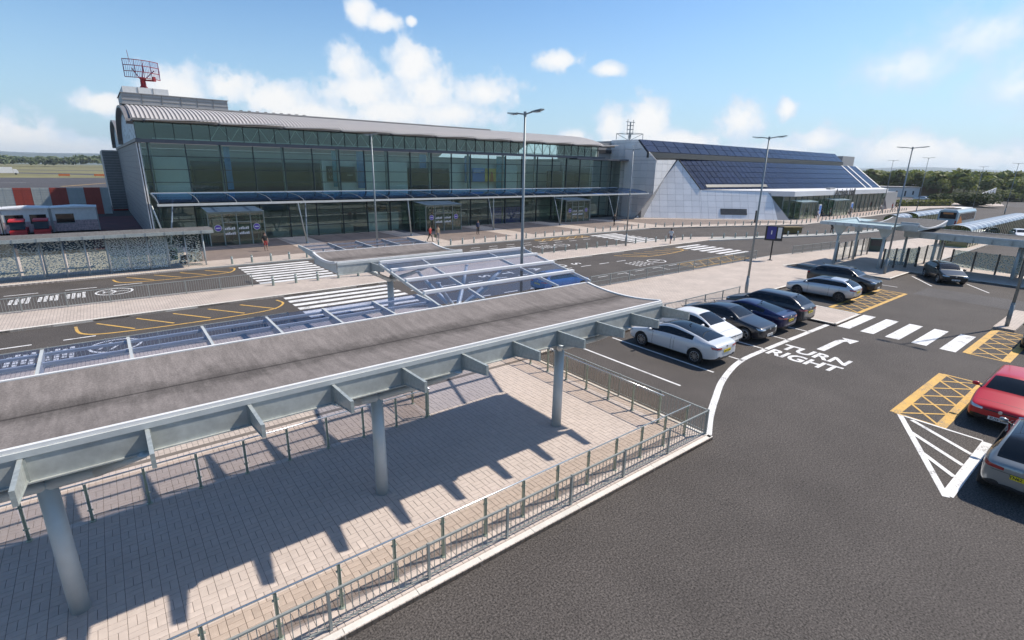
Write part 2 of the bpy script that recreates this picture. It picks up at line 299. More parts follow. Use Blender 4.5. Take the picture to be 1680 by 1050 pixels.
def bez(pts, n=12):                                    # smooth polyline through points (Catmull-Rom)
    out = []; P = [pts[0]] + list(pts) + [pts[-1]]
    for i in range(1, len(P)-2):
        for t in np.linspace(0, 1, n, endpoint=False):
            a, b, c, d = (np.array(P[i+j], float) for j in (-1, 0, 1, 2))
            out.append(tuple(.5*((2*b) + (-a+c)*t + (2*a-5*b+4*c-d)*t*t + (-a+3*b-3*c+d)*t**3)))
    return out + [tuple(pts[-1])]
def text_mesh(txt, size=1., ext=.002, m='paint_white', align='CENTER', sx=1., bold=0.):
    c = bpy.data.curves.new('t', 'FONT'); c.body = txt; c.size = size; c.extrude = ext; c.align_x = align; c.align_y = 'CENTER'; c.resolution_u = 3; c.offset = bold
    o = bpy.data.objects.new('t', c); col.objects.link(o); dg = bpy.context.evaluated_depsgraph_get(); dg.update()
    me = bpy.data.meshes.new_from_object(o.evaluated_get(dg)); bpy.data.objects.remove(o); bpy.data.curves.remove(c)
    if sx != 1: me.transform(Matrix.Diagonal((sx, 1, 1, 1)))
    me.materials.clear(); me.materials.append(MT[m]); return me

# ------------------------------------------------------------------ ground
def sheet(name, x0, x1, y0, y1, z, m, **k):
    return MB().add([(x0, y0, z), (x1, y0, z), (x1, y1, z), (x0, y1, z)], [(0, 1, 2, 3)]).build(name, m, kind='structure', **k)
sheet('ground', -9000, 9000, -6000, 9000, -.06, 'earth')
road = sheet('road', -70, 420, -90, 140, 0, 'asphalt')
sheet('airfield_apron', -500, 300, 140, 335, -.02, 'apron')
MB().prism([(-600, 335), (500, 335), (500, 1200), (-600, 1200)], -.05, -.01).build('airfield_grass', 'grass', kind='structure')
tx = MB(); tx.strip(bez([(-420, 700), (-60, 470), (20, 385), (60, 330)], 10), 26, 0.0); tx.strip([(-500, 610), (400, 560)], 30, .004)
tx.build('taxiway', 'apron', kind='structure')
mk = MB(); mk.strip([(-9, 222), (6, 262)], .9, .01); mk.build('taxi_line', 'paint_yellow', road)
MB().strip([(-60, 250), (-20, 262)], .7, .01).build('apron_line', 'paint_white', road)
# pale resurfaced patch
MB().add([(44.4, 10.2, .004), (48.0, 10.2, .004), (48.7, -6, .004), (44.0, -6, .004)], [(0, 1, 2, 3)]).build('asphalt_patch', 'asphalt_pale', road)

def kerb(parent, pts, L=1.45, m='kerb', top=.125, w=.15, name='kerb_stone', inward=1):
    """kerb stones laid end to end along a polyline, the body to the left of travel when inward is 1"""
    cache = {}
    for (ax, ay), (bx, by) in zip(pts[:-1], pts[1:]):
        d = math.hypot(bx-ax, by-ay); n = max(1, round(d/L)); l = d/n; a = math.atan2(by-ay, bx-ax); key = round(l, 2)
        if key not in cache:
            c = .03; prof = [(0, -.12), (0, top-c), (c, top), (w, top), (w, -.12)]
            prof = [(y*inward, z) for y, z in prof]
            cache[key] = MB().extr([(.006, y, z) for y, z in prof], (l-.012, 0, 0)).mesh(name, m)
        for i in range(n):
            t = (i)/n; link(name, cache[key], parent, (ax+(bx-ax)*t, ay+(by-ay)*t, 0), (0, 0, a))
def slab(name, poly, m, top=.115, z0=-.05): return MB().prism(poly, z0, top).build(name, m, kind='structure')

# plaza ----------------------------------------------------------------
plaza_edge = [(-14, 7.32), (13.93, 7.32), (13.93, 16.2), (30.9, 16.2), (30.9, 10.15), (34.5, 10.15), (34.5, 16.4), (46.6, 16.4), (47.6, 20.7), (49.5, 20.4), (48.8, 12.9), (54.0, 12.9), (54.3, -12), (58, -12), (60, 6.5), (64, 13.2), (88, 13.3)]
plaza_back = [(92, 19.5), (78, 21.2), (66, 22.4), (52, 24.2), (30, 24.3), (17, 24.6), (13, 26.6), (-14, 26.6)]
plaza = slab('plaza_paving', plaza_edge + plaza_back, 'paving')
kerb(plaza, plaza_edge[:3]); kerb(plaza, plaza_edge[2:9], 1.6); kerb(plaza, plaza_edge[8:16], 2.2); kerb(plaza, plaza_edge[15:] + plaza_back, 2.4, 'kerb_grey')
# block pavers of the plaza, basket weave
CELL, GAP = .28, .006
def pavers():
    big = MB(); lay = []
    x0, x1, y0, y1 = -5.6, 13.74, 7.5, 16.1
    mort = MB().add([(x0, y0, .117), (x1, y0, .117), (x1, y1, .117), (x0, y1, .117)], [(0, 1, 2, 3)]); mort.build('mortar_bed', 'mortar', plaza)
    nx, ny = int((x1-x0)/CELL), int((y1-y0)/CELL)
    for i in range(nx):
        for j in range(ny):
            cx, cy = x0+(i+.5)*CELL, y0+(j+.5)*CELL
            for k in (-1, 1):
                hor = (i+j) % 2 == 0
                lay.append((cx, cy+k*CELL/4, CELL, CELL/2) if hor else (cx+k*CELL/4, cy, CELL/2, CELL))
    rnd = random.Random(3)
    def dist(p): return math.hypot(p[0], p[1])+ (0 if p[0]*.62+p[1]*.78 > 0 and -.9 < (p[0]*.78-p[1]*.62)/(p[0]*.62+p[1]*.78) < 1.0 else 50)
    lay.sort(key=dist)
    mh = {}
    for w, h in ((CELL, CELL/2), (CELL/2, CELL)):
        a, b, c = w/2-GAP/2, h/2-GAP/2, .004
        mh[w > h] = MB().add([(-a,-b,0),(a,-b,0),(a,b,0),(-a,b,0),(-a+c,-b+c,.007),(a-c,-b+c,.007),(a-c,b-c,.007),(-a+c,b-c,.007)], [(4,5,6,7),(0,1,5,4),(1,2,6,5),(2,3,7,6),(3,0,4,7)]).mesh('paver', 'paver', fix=False)
    for n, (cx, cy, w, h) in enumerate(lay):
        dz = .1165 + rnd.uniform(0, .0025)
        if n < 300: link('paver', mh[w > h], plaza, (cx, cy, dz))
        else:
            a, b, c = w/2-GAP/2, h/2-GAP/2, .004
            big.add([(cx-a,cy-b,dz),(cx+a,cy-b,dz),(cx+a,cy+b,dz),(cx-a,cy+b,dz),(cx-a+c,cy-b+c,dz+.007),(cx+a-c,cy-b+c,dz+.007),(cx+a-c,cy+b-c,dz+.007),(cx-a+c,cy+b-c,dz+.007)], [(4,5,6,7),(0,1,5,4),(1,2,6,5),(2,3,7,6),(3,0,4,7)])
    me = big.mesh('paver_field', 'paver', fix=False); link('paver_field', me, plaza, kind='stuff')
pavers()
# traffic island -------------------------------------------------------
isl_s = [(-14, 33.5), (57.5, 34.3)]; strip_path = bez([(57.5, 35.8), (61, 34.4), (65.2, 32.9), (70.5, 31.2), (78.5, 28.9), (90, 27.2), (112, 26.6)], 5)
isl_n = [(63, 34.9), (57.5, 37.7), (-14, 37.9)]
island = slab('traffic_island', isl_s + [(60.8, 33.6), (64.6, 32.2)] + isl_n, 'paving')
kerb(island, isl_s + [(64.6, 32.2)], 1.6); kerb(island, isl_n, 2.0, 'kerb_grey')
st = MB()
for a, b in zip(strip_path[3:-1], strip_path[4:]):
    d = V3((b[0]-a[0], b[1]-a[1], 0)).normalized(); n = Vector((-d.y, d.x, 0))*.8
    st.prism([(a[0]-n.x, a[1]-n.y), (b[0]-n.x, b[1]-n.y), (b[0]+n.x, b[1]+n.y), (a[0]+n.x, a[1]+n.y)], -.05, .118)
st.build('kerbed_strip', 'kerb_grey', kind='structure')
# forecourt ------------------------------------------------------------
fore_edge = [(-14, 46.3), (8, 46.4), (62, 46.5)] + bez([(62, 46.5), (66, 45.2), (76.7, 41.6), (88, 37.6), (96, 37.0), (150, 38.4), (168, 39.4)], 4)[1:]
fore = slab('forecourt_paving', fore_edge + [(172, 48), (150, 62), (3.65, 62), (3.65, 60), (-14, 60)], 'paving')
kerb(fore, [fore_edge[0], (2.5, 46.38)], 1.6); kerb(fore, [(2.5, 46.38), (62, 46.5)], 2.0, 'kerb_grey'); kerb(fore, fore_edge[2:], 3.0, 'kerb_grey')
for a, b in ((5.8, 14.9), (18.1, 27.1), (30.3, 39.3), (42.5, 51.5), (54.7, 63.7)):
    MB().b(a, b, 49.6, 61.6, .10, .119).build('brown_paving', 'paving_brown', fore)
MB().prism([(66.9, 47.5), (72, 46.2), (92, 39.4), (92, 43), (76, 55), (66.9, 60)], .10, .119).build('brown_paving', 'paving_brown', fore)
MB().prism([(96, 38.6), (166, 40.6), (166, 47), (150, 47), (96, 43)], .10, .119).build('pink_paving', 'paving_pink', fore)

# ------------------------------------------------------------------ painted markings
def mark(name, pts, w, m='paint_white', z=.006): return MB().strip(pts, w, z).build(name, m, road)
for y in np.arange(38.6, 46.2, .98): mark('zebra_stripe', [(7.9, y), (13.4, y)], .52)
for y in np.arange(27.3, 33.4, .98): mark('zebra_stripe', [(8.1, y), (15.0, y)], .52)
for y in np.arange(27.2, 33.6, .98): mark('zebra_stripe', [(49.2, y), (53.6, y)], .52)
for y in np.arange(38.3, 45.6, .98): mark('zebra_stripe', [(48.4, y), (53.3, y)], .52)
for y in (9.82, 8.68, 7.54, 6.40, 5.26): mark('zebra_stripe', [(31.0, y), (35.0, y)], .62)
dash = [(x, 30.7, 1.2) for x in (-7, -4.7, -2.4)] + [(x, 30.75, 1.25) for x in np.arange(15.6, 38, 2.33)] + [(x, 26.75, 1.15) for x in np.arange(15.9, 40, 2.3)] + [(x, 43.15, 1.6) for x in (-8.5, -5.6, -2.7, -.2)] \
     + [(x, 43.2, 1.2) for x in np.arange(17, 47, 2.33)] + [(x, 44.5, 1.1) for x in np.arange(18, 46, 2.33)]
for x, y, l in dash: mark('lane_dash', [(x, y), (x+l, y)], .13)
for x in (32.9, 37.5, 42): mark('bay_tick', [(x, 26.75), (x-.1, 25.6)], .12)
for i in range(6): mark('bay_line', [(16.78+2.36*i, 16.0), (16.75+2.36*i, 10.42)], .11)
mark('edge_line', bez([(14.12, 7.6), (15.3, 8.25), (16.8, 8.95), (18.7, 9.75), (21.2, 10.42), (24, 10.55), (30.9, 10.55)], 8), .24)
for p in (((52.4, 12.4), (48.9, 10.2)), ((52.3, 8.8), (49.6, 7.0)), ((46.1, 12.9), (46.1, 11.6)), ((52.3, 5.0), (49.6, 3.2))): mark('bay_line', p, .11)
def hatch(x0, x1, y0, y1, n, thick=.3):
    for y in (y0, y1): mark('hatch_border', [(x0, y), (x1, y)], thick, 'paint_yellow')
    for x in (x0, x1): mark('hatch_border', [(x, y0), (x, y1)], .1, 'paint_yellow', .007)
    w = (x1-x0)/n
    for i in range(n):
        a, b = x0+i*w, min(x1, x0+(i+1.25)*w)
        mark('hatch_line', [(a, y0), (b, y1)], .085, 'paint_yellow', .0085+.0001*i); mark('hatch_line', [(a, y1), (b, y0)], .085, 'paint_yellow', .0095+.0001*i)
hatch(20.95, 27.0, 3.2, 4.5, 5); hatch(31.3, 37.6, 3.2, 4.6, 5); hatch(35.2, 44.0, 10.5, 12.1, 8, .22)
for q, (p, w) in enumerate(((((20.95, 4.35), (16.2, 1.98)), .17), (((16.3, 1.98), (20.85, 1.98)), .26), (((20.9, 4.2), (20.9, 2.1)), .1), (((20.75, 3.95), (19.5, 2.1)), .15), (((19.7, 3.7), (18.5, 2.1)), .15), (((18.4, 3.05), (17.55, 2.1)), .15))): mark('chevron_line', p, w, z=.0065+.0012*q)
def curved_box(pts, n, p0, p1, y):                     # yellow no-stopping box with a rounded outline and slanted bars
    mark('hatch_border', bez(pts, 8), .13, 'paint_yellow')
    for i in range(n):
        x = p0 + (p1-p0)*(i+.5)/n; mark('hatch_line', [(x, y[1]), (x+1.5*(1 if p1 > p0 else -1), y[0])], .12, 'paint_yellow', .008)
curved_box([(-2.0, 33.0), (-1.7, 31.4), (-.3, 30.75), (3.6, 30.6), (6.6, 30.9), (7.7, 32), (7.6, 33.1)], 5, -2.0, 6.4, (31.0, 33.1))
curved_box([(-.2, 45.4), (.5, 43.9), (3.8, 43.5), (6.8, 43.9), (7.6, 45.4), (7.3, 45.9)], 4, -.2, 6.4, (43.9, 45.8))
curved_box([(39, 33.2), (40.9, 31.2), (44, 30.9), (47.8, 31.4), (48.7, 32.3), (48.6, 33.2)], 5, 39.4, 48, (31.3, 33.2))
hatch(40.2, 49.4, 24.9, 26.75, 6, .12); hatch(39.6, 47.6, 44.7, 46.0, 6, .1)
# lettering
def letters(txt, x, y, rz, size, sx=1., bold=.02): return link('lettering', text_mesh(txt, size, .001, 'paint_white', sx=sx, bold=bold), road, (x, y, .007), (0, 0, rz))
letters('TURN', 24.95, 8.82, R(-90), 1.22, .9, .035); letters('RIGHT', 23.72, 8.85, R(-90), 1.22, .86, .035)
ar = MB(); ar.strip([(25.9, 8.95), (28.15, 8.95)], .34, .007); ar.strip([(28.02, 9.0), (28.35, 8.9), (28.62, 8.72)], .3, .008)
ar.add([(28.9, 9.1, .009), (29.0, 8.35, .009), (28.1, 8.45, .009)], [(0, 1, 2)]); ar.build('turn_arrow', 'paint_white', road)
for t, x in (('S', 22.5), ('T', 24.7), ('A', 27.8), ('O', 30.7), ('S', 32.5)): letters(t, x, 32.0, R(-90), 1.3, 1.1)
def plane_logo(cx, cy, s=1.):
    e = [(cx+1.0*s*math.cos(a), cy+1.0*s*math.sin(a)) for a in np.linspace(0, 2*math.pi, 33)]
    m = MB(); m.strip(e, .12, .007); m.strip([(cx-.6, cy), (cx+.75, cy)], .12, .008); m.strip([(cx-.2, cy-.6), (cx+.1, cy), (cx-.2, cy+.6)], .12, .009); m.strip([(cx-.6, cy-.3), (cx-.45, cy), (cx-.6, cy+.3)], .1, .0095); m.build('road_symbol', 'paint_white', road)
    for k, x in enumerate((-1.9, -3.2, -4.5)):
        b = MB()
        for q, (dx, l) in enumerate(((.36, 1.7), (.12, 1.4), (-.14, 1.75), (-.4, 1.5))):
            for u in np.arange(-l/2, l/2-.2, .36): b.strip([(cx+x+dx, cy+u), (cx+x+dx, cy+u+.27)], .17, .007)
        b.build('road_symbol', 'paint_white', road)
plane_logo(-.5, 28.5, .95); plane_logo(-.2, 41.1, .95)
def plane_logo2(cx, cy):
    m = MB(); m.strip([(cx+.9*math.cos(a), cy+.8*math.sin(a)) for a in np.linspace(0, 2*math.pi, 29)], .12, .007); m.strip([(cx-.5, cy), (cx+.5, cy)], .12, .008); m.build('road_symbol', 'paint_white', road)
    b = MB()
    for x in (-1.6, -2.2, -2.8, -3.4):
        for u in np.arange(-.9, .7, .38): b.strip([(cx+x, cy+u), (cx+x, cy+u+.26)], .2, .007)
    b.build('road_symbol', 'paint_white', road)
plane_logo2(40.0, 28.9); plane_logo2(39.5, 41.2)

# ------------------------------------------------------------------ walkway canopies
def trough_canopy(name, label, x0, x1, yf, yb, z, cols, fins_front, fins_back, glass_to=None, glass_rng=None, deep=.14, front_len=1.0, felt_m='roof_felt'):
    t = thing(name, label, 'canopy', (x0, yf, 0)); O = (-x0, -yf, 0)
    def B(mb, n, m, **k): return mb.build(n, m, t, O, **k)
    n = 14; prof = []
    for i in range(n+1):
        u = i/n; prof.append((yf+.09 + (yb-yf-.18)*u, z+.01 - deep*(1-(2*u-1)**2)))
    under = [(y, zz-.07) for y, zz in prof][::-1]
    deck = MB(); N_ = int((x1-x0)/.75)
    for i in range(N_):
        a, b = x0+(x1-x0)*i/N_, x0+(x1-x0)*(i+1)/N_
        deck.add([(a, y, zz) for y, zz in prof] + [(b, y, zz) for y, zz in prof], [(j, n+1+j, n+2+j, j+1) for j in range(n)])
    deck.add([(x, y, zz) for x in (x0, x1) for y, zz in under], [(j, j+1, n+2+j, n+1+j) for j in range(n)])
    B(deck, 'roof_deck', felt_m, smooth=True)
    for x, s in ((x0, -1), (x1, 1)):                       # curved end trims
        e = MB()
        for (ya, za), (yb_, zb) in zip(prof[:-1], prof[1:]): e.bar((x+s*.02, ya, za-.02), (x+s*.02, yb_, zb-.02), .09, .11)
        B(e, 'end_trim', 'roof_edge')
        w = MB().add([(x+s*.0, y, zz-.02) for y, zz in prof] + [(x+s*.0, y, z-.5 + .3*(2*(y-yf)/(yb-yf)-1)**2*.0 - .0) for y, zz in prof], [(j, j+1, n+2+j, n+1+j) for j in range(n)]); B(w, 'end_fascia', 'steel_pale')
    for y, s, nm in ((yf, -1, 'front'), (yb, 1, 'back')):
        B(MB().b(x0, x1, min(y, y-s*.07), max(y, y-s*.07), z-.03, z+.03), 'edge_trim', 'roof_edge')
        B(MB().b(x0, x1, min(y+s*.035, y-s*.03), max(y+s*.035, y-s*.03), z-.13, z-.032), 'fascia_band', 'steel_pale')
        web = MB().b(x0, x1, min(y+s*.012, y-s*.01), max(y+s*.012, y-s*.01), z-.52, z-.132); web.b(x0, x1, y-.06, y+.06, z-.545, z-.522); B(web, 'edge_beam', 'galv_beam')
    fm = MB()                                              # fin bracket: tapered plate with top flange, along -Y
    L_ = front_len; fm.extr([(-.012, -.02, z-.14), (-.012, -L_, z-.12), (-.012, -L_, z-.34), (-.012, -.02, z-.50)], (.024, 0, 0)); fm.extr([(-.03, -.02, z-.137), (-.03, -L_, z-.117), (-.03, -L_, z-.13), (-.03, -.02, z-.15)], (.06, 0, 0)); fm.bar((0, -.02, z-.505), (0, -L_, z-.345), .06, .014); fm.b(-.03, .03, -L_-.012, -L_, z-.35, z-.115); fm.b(-.05, .05, -.035, -.018, z-.52, z-.155)
    fmesh = fm.mesh('fin_bracket', 'galv')
    for x in fins_front: link('fin_bracket', fmesh, t, (x-x0, 0, 0))
    if fins_back:
        gl = (glass_to or yb+1.65) - yb; bm_ = MB(); bm_.extr([(-.03, .02, z+.01), (-.03, gl, z+.05), (-.03, gl, z-.07), (-.03, .02, z-.36)], (.06, 0, 0)); bmesh_ = bm_.mesh('fin_bracket', 'steel_pale')
        for x in fins_back: link('fin_bracket', bmesh_, t, (x-x0, yb-yf, 0))
        for a, b in zip(fins_back[:-1], fins_back[1:]):
            g = MB().add([(a+.04, yb+.03, z+.015), (b-.04, yb+.03, z+.015), (b-.04, yb+gl, z+.055), (a+.04, yb+gl, z+.055), (a+.04, yb+.03, z+.027), (b-.04, yb+.03, z+.027), (b-.04, yb+gl, z+.067), (a+.04, yb+gl, z+.067)], [(0,3,2,1),(4,5,6,7),(0,1,5,4),(1,2,6,5),(2,3,7,6),(3,0,4,7)]); B(g, 'glass_pane', 'glass_blue')
        for f in (.55, .97): B(MB().bar((fins_back[0], yb+gl*f, z-.06), (fins_back[-1], yb+gl*f, z-.06), .08, .06), 'purlin', 'steel_pale')
    cy = (yf+yb)/2-.29
    for x in cols: tree_column(t, O, x, cy, z, [(-1.4, -1.45), (1.4, -1.45), (-1.3, 1.6), (1.3, 1.6)])
    return t
def tree_column(t, O, x, y, z, arms, zj=2.80, top=-.58):
    c = MB(); c.tube((x, y, .10), (x, y, zj-.04), .155, 20, .145); c.lathe([(0, zj+.09), (.11, zj+.05), (.145, zj-.04)], 20, c=(x, y, 0))
    k = c.build('column', 'steel_blue', t, O, smooth=True)
    for dx, dy in arms:
        d = V3((dx, dy, 0)).normalized()*.13
        p = V3((x, y, zj-.02)) + d; q = V3((x+dx, y+dy, z+top+.03)); m = (p+q)/2 + V3((0, 0, -.02))
        a = MB(); a.tube(p - d*.8, m, .105, 14, .09, cap=False); a.tube(m, q, .09, 14, .055); a.lathe([(0, .02), (.1, .02), (.1, 0), (0, 0)], 14, c=tuple(q))
        a.build('arm', 'steel_blue', t, O, smooth=True)
near = trough_canopy('walkway_canopy', 'long grey felt-roofed trough canopy over the paved plaza in the foreground', -7.6, 13.5, 9.4, 12.75, 4.1, [-1.5, 4.45, 10.45], [1.5*i for i in range(-4, 10)], [1.5*i for i in range(-5, 6)], 14.4)
far2 = trough_canopy('walkway_canopy', 'short grey trough canopy with blue glass behind it, beyond the glazed link roof', 7.5, 13.8, 21.5, 24.6, 4.1, [10.45], [9, 10.5, 12, 13.2], [7.6, 9.1, 10.6, 12.1, 13.7], 27.2, front_len=1.3, felt_m='roof_felt_far')
def link_roof():
    t = thing('glazed_link_roof', 'blue glass roof on white purlins and a branching post between the two trough canopies', 'canopy', (10.5, 16.8, 0)); O = (-10.5, -16.8, 0); z = 4.13
    ys = [12.82, 14.3, 16.3, 18.3, 20.1]; xl = lambda y: 7.7 + (y-14.3)*.19; xr = lambda y: 14.4 + (y-14.3)*.385; x1 = lambda y: 9.0+(y-12.75)*.245; x2 = lambda y: 12.2+(y-12.75)*.3
    for y in ys[1:]: MB().bar((xl(y), y, z+.06), (xr(y), y, z+.06), .15, .11).build('purlin', 'white_paint', t, O)
    for f in (xl, x1, x2, xr):
        MB().bar((f(12.82), 12.82, z-.03), (f(20.2), 20.2, z-.03), .07, .1).build('cross_bar', 'steel_pale', t, O)
    MB().bar((9.2, 20.25, z-.2), (16.6, 20.25, z-.2), .12, .3).build('edge_beam', 'steel_pale', t, O)
    for ya, yb in zip(ys[:-1], ys[1:]):
        for fa, fb in ((xl, x1), (x1, x2), (x2, xr)):
            MB().prism([(fa(ya)+.03, ya+.03), (fb(ya)-.03, ya+.03), (fb(yb)-.03, yb-.03), (fa(yb)+.03, yb-.03)], z+.022, z+.034).build('glass_pane', 'glass_blue', t, O)
    tree_column(t, O, 10.5, 16.8, z, [(-1.4, -1.0), (2.6, .3), (-1.0, 1.3), (1.4, 1.4), (.9, -1.5)], 2.6, -.1)
link_roof()

# ------------------------------------------------------------------ glass balustrades
def bal_post():
    m = MB()
    for dx in (-.022, .022): m.b(dx-.006, dx+.006, -.025, .025, .02, .98)
    m.b(-.03, .03, -.018, .018, .86, .92); m.tube((-.055, 0, .84), (.055, 0, .84), .02, 8); m.tube((-.055, 0, .3), (.055, 0, .3), .02, 8); m.b(-.016, .016, -.016, .016, .02, .96); m.lathe([(0, .035), (.05, .035), (.065, .015), (.065, 0)], 14)
    return m.mesh('post', 'steel_green')
BP = bal_post()
def balustrade(label, p, q, n, doubled=False):
    p, q = V3((*p, .117)), V3((*q, .117)); d = (q-p); L_ = d.length; a = math.atan2(d.y, d.x)
    t = thing('glass_balustrade', label, 'balustrade', tuple(p), a)
    for i in range(n+1):
        link('post', BP, t, (L_*i/n, 0, 0))
        if i < n: MB().b(L_*i/n+.05, L_*(i+1)/n-.05, -.006, .006, .09, .94).build('glass_pane', 'glass_rail', t)
    MB().tube((-.12, 0, 1.0), (L_+.14, 0, 1.0), .019, 10).build('handrail', 'rail_chrome', t, smooth=True)
balustrade('glass balustrade on green posts along the front edge of the plaza, inside the metal railing', (-5.31, 7.92), (13.27, 7.92), 17)
balustrade('glass balustrade on green posts beneath the long canopy, across the middle of the plaza', (-5.65, 13.72), (7.35, 13.72), 12)
balustrade('short glass balustrade turning back from the end of the middle balustrade', (7.45, 13.8), (7.45, 16.0), 2)
balustrade('glass balustrade on green posts along the right side of the plaza beside the parking bays', (13.3, 8.93), (13.3, 16.55), 7)

# ------------------------------------------------------------------ metal railings
PK = MB().box((0, 0, .45), (.013, .013, .7)).mesh('picket', 'picket'); RP = MB().b(-.025, .025, -.025, .025, 0, .86).mesh('post', 'picket')
def railing(label, p, q, single=True, sp=.13, post=1.95, mesh=False):
    p, q = V3((*p, .117)), V3((*q, .117)); d = q-p; L_ = d.length; t = thing('metal_railing', label, 'railing', tuple(p), math.atan2(d.y, d.x))
    MB().b(-.025, L_+.025, -.022, .022, .805, .842).build('top_rail', 'picket', t); MB().b(0, L_, -.012, .012, .09, .115).build('bottom_rail', 'picket', t)
    n = max(1, round(L_/post))
    for i in range(n+1): link('post', RP, t, (L_*i/n, 0, 0))
    k = int(L_/sp)
    if single:
        for i in range(1, k): link('picket', PK, t, (L_*i/k, 0, 0))
    else:
        m = MB()
        for i in range(1, k): m.box((L_*i/k, 0, .45), (.018, .018, .7))
        m.build('pickets', 'picket', t, kind='stuff')
        if mesh:
            MB().b(0, L_, -.012, .012, .42, .445).build('middle_rail', 'picket', t)
    return t
railing('grey picket railing along the kerb at the front edge of the plaza', (-5.9, 7.55), (13.86, 7.55))
railing('grey picket railing along the right edge of the plaza next to the empty bay', (13.86, 7.58), (13.86, 16.36))
railing('grey picket railing at the head of the parking bays behind the parked cars', (13.9, 16.4), (31.9, 16.4), mesh=True)
railing('grey picket railing on the plaza edge seen through the blue glass of the long canopy', (-6.2, 26.3), (6.5, 26.3), False, .13)
railing('grey picket railing on the traffic island left of the zebra crossing', (-6.2, 37.4), (7.2, 37.4), False, .13)
railing('grey mesh railing along the drop-off road between the short canopy and the blue sign', (26, 24.05), (48.7, 23.9), False, .14, 2.0, True)
railing('short grey mesh railing between the blue sign and the right-hand shelter', (55, 23.3), (64.2, 22.4), False, .14, 2.0, True)

# ------------------------------------------------------------------ bollards
def bollards():
    m = MB(); n = 8
    m.lathe([(.085, 0), (.085, .60), (.07, .63), (0, .635)], n); m.lathe([(.0, .006), (.12, .006), (.12, 0)], n); me = m.mesh('bollard', 'bollard')
    bd = MB().lathe([(.0865, .47), (.088, .475), (.088, .53), (.0865, .535)], n).mesh('reflective_band', 'lens')
    def put(x, y, lab, grp):
        b = link('bollard', me, None, (x, y, .117), (0, 0, R(22.5)), lab, 'bollard', grp); link('reflective_band', bd, b)
    def row(path, sp, lab, grp):
        acc = 0
        for (ax, ay), (bx, by) in zip(path[:-1], path[1:]):
            d = math.hypot(bx-ax, by-ay)
            while acc <= d:
                put(ax+(bx-ax)*acc/d, ay+(by-ay)*acc/d, lab, grp); acc += sp
            acc -= d
    row([(7.75, 46.95), (62.4, 47.2)], 1.5, 'grey-green steel bollard in the straight row along the terminal kerb', 'bollards along the terminal kerb')
    row(bez([(63.9, 46.9), (68, 45.6), (76.7, 42.4), (88, 38.4), (95.8, 38.0)], 4), 1.6, 'grey-green steel bollard in the curving row before the white panelled wall', 'bollards before the white wall')
    row([(97.4, 38.0), (150, 39.6)], 1.75, 'grey-green steel bollard in the row before the arrivals glass front', 'bollards before the arrivals front')
    row([(8.4, 36.9), (14.5, 36.9)], 1.5, 'grey-green bollard on the traffic island beside the left zebra crossing', 'bollards by the left zebra crossing')
    row([(27, 37.3), (46, 37.3), (51.6, 36.4), (57.5, 36.0)], 1.55, 'grey-green bollard in the row along the back of the traffic island', 'bollards along the traffic island')
    row(strip_path[3:], 1.75, 'grey-green bollard standing on the narrow kerbed strip beyond the island', 'bollards on the kerbed strip')
bollards()

# ------------------------------------------------------------------ lamp posts
def lamp_proto(h=10.0):
    t = thing('lamp_post', 'x', 'street lamp'); p = MB(); p.tube((0, 0, .0), (0, 0, 1.3), .10, 12, .095); p.tube((0, 0, 1.3), (0, 0, h), .075, 12, .042); p.lathe([(.1, 1.27), (.1, 1.31), (.075, 1.36)], 12); p.build('pole', 'lamp_steel', t, smooth=True)
    MB().b(-.05, .05, .096, .104, .4, .95).build('hatch_door', 'galv', t)
    MB().tube((0, 0, h-.05), (0, 0, h+.12), .06, 10).build('collar', 'lamp_steel', t)
    for s in (-1, 1):
        MB().tube((0, 0, h+.02), (0, s*.55, h+.1), .03, 8).build('arm', 'lamp_steel', t)
        hd = MB().extr([(-.08, s*.45, h+.06), (.08, s*.45, h+.06), (.12, s*.75, h+.08), (.08, s*1.05, h+.11), (-.08, s*1.05, h+.11), (-.12, s*.75, h+.08)], (0, 0, .045)).build('lamp_head', 'lamp_steel', t)
        MB().b(-.1, .1, s*.72-.15, s*.72+.15, h+.05, h+.062).build('lens', 'lens', hd)
    return t
lp = lamp_proto()
LAMPS = [(13.75, 16.75, 'tall twin-headed lamp post rising behind the end of the long canopy', 0), (33.2, 16.6, 'tall twin-headed lamp post beside the row of parked cars', 0), (50.9, 13.95, 'tall twin-headed lamp post in front of the right-hand shelter', 0),
         (38.66, 4.36, 'lamp post on the small kerb beside the yellow hatched box, right of the pedestrian crossing', 0), (15.8, 36.3, 'tall lamp post on the island in front of the terminal facade', 0), (44.7, 36.5, 'tall lamp post on the island before the white panelled corner', 0),
         (134.8, 39.9, 'distant twin-headed lamp post just right of the arrivals front', .9), (134.3, 33.7, 'distant lamp post nearest the light blue bus roof', 1.4), (188.5, 34.8, 'small distant lamp post in front of the dark round bush', .5), (158.4, 23.6, 'distant lamp post on the road beyond the green cycle shelters', .8)]
for i, (x, y, lab, dz) in enumerate(LAMPS):
    o = lp if i == 0 else copy_tree(lp); o.location = (x, y, .1); o['label'] = lab; o['group'] = 'tall twin-headed lamp posts'; o.scale = (1, 1, 1+dz*.1)
slab('lamp_kerb', [(37.9, 3.9), (44, 3.9), (44, 4.8), (37.9, 4.8)], 'paving'); 

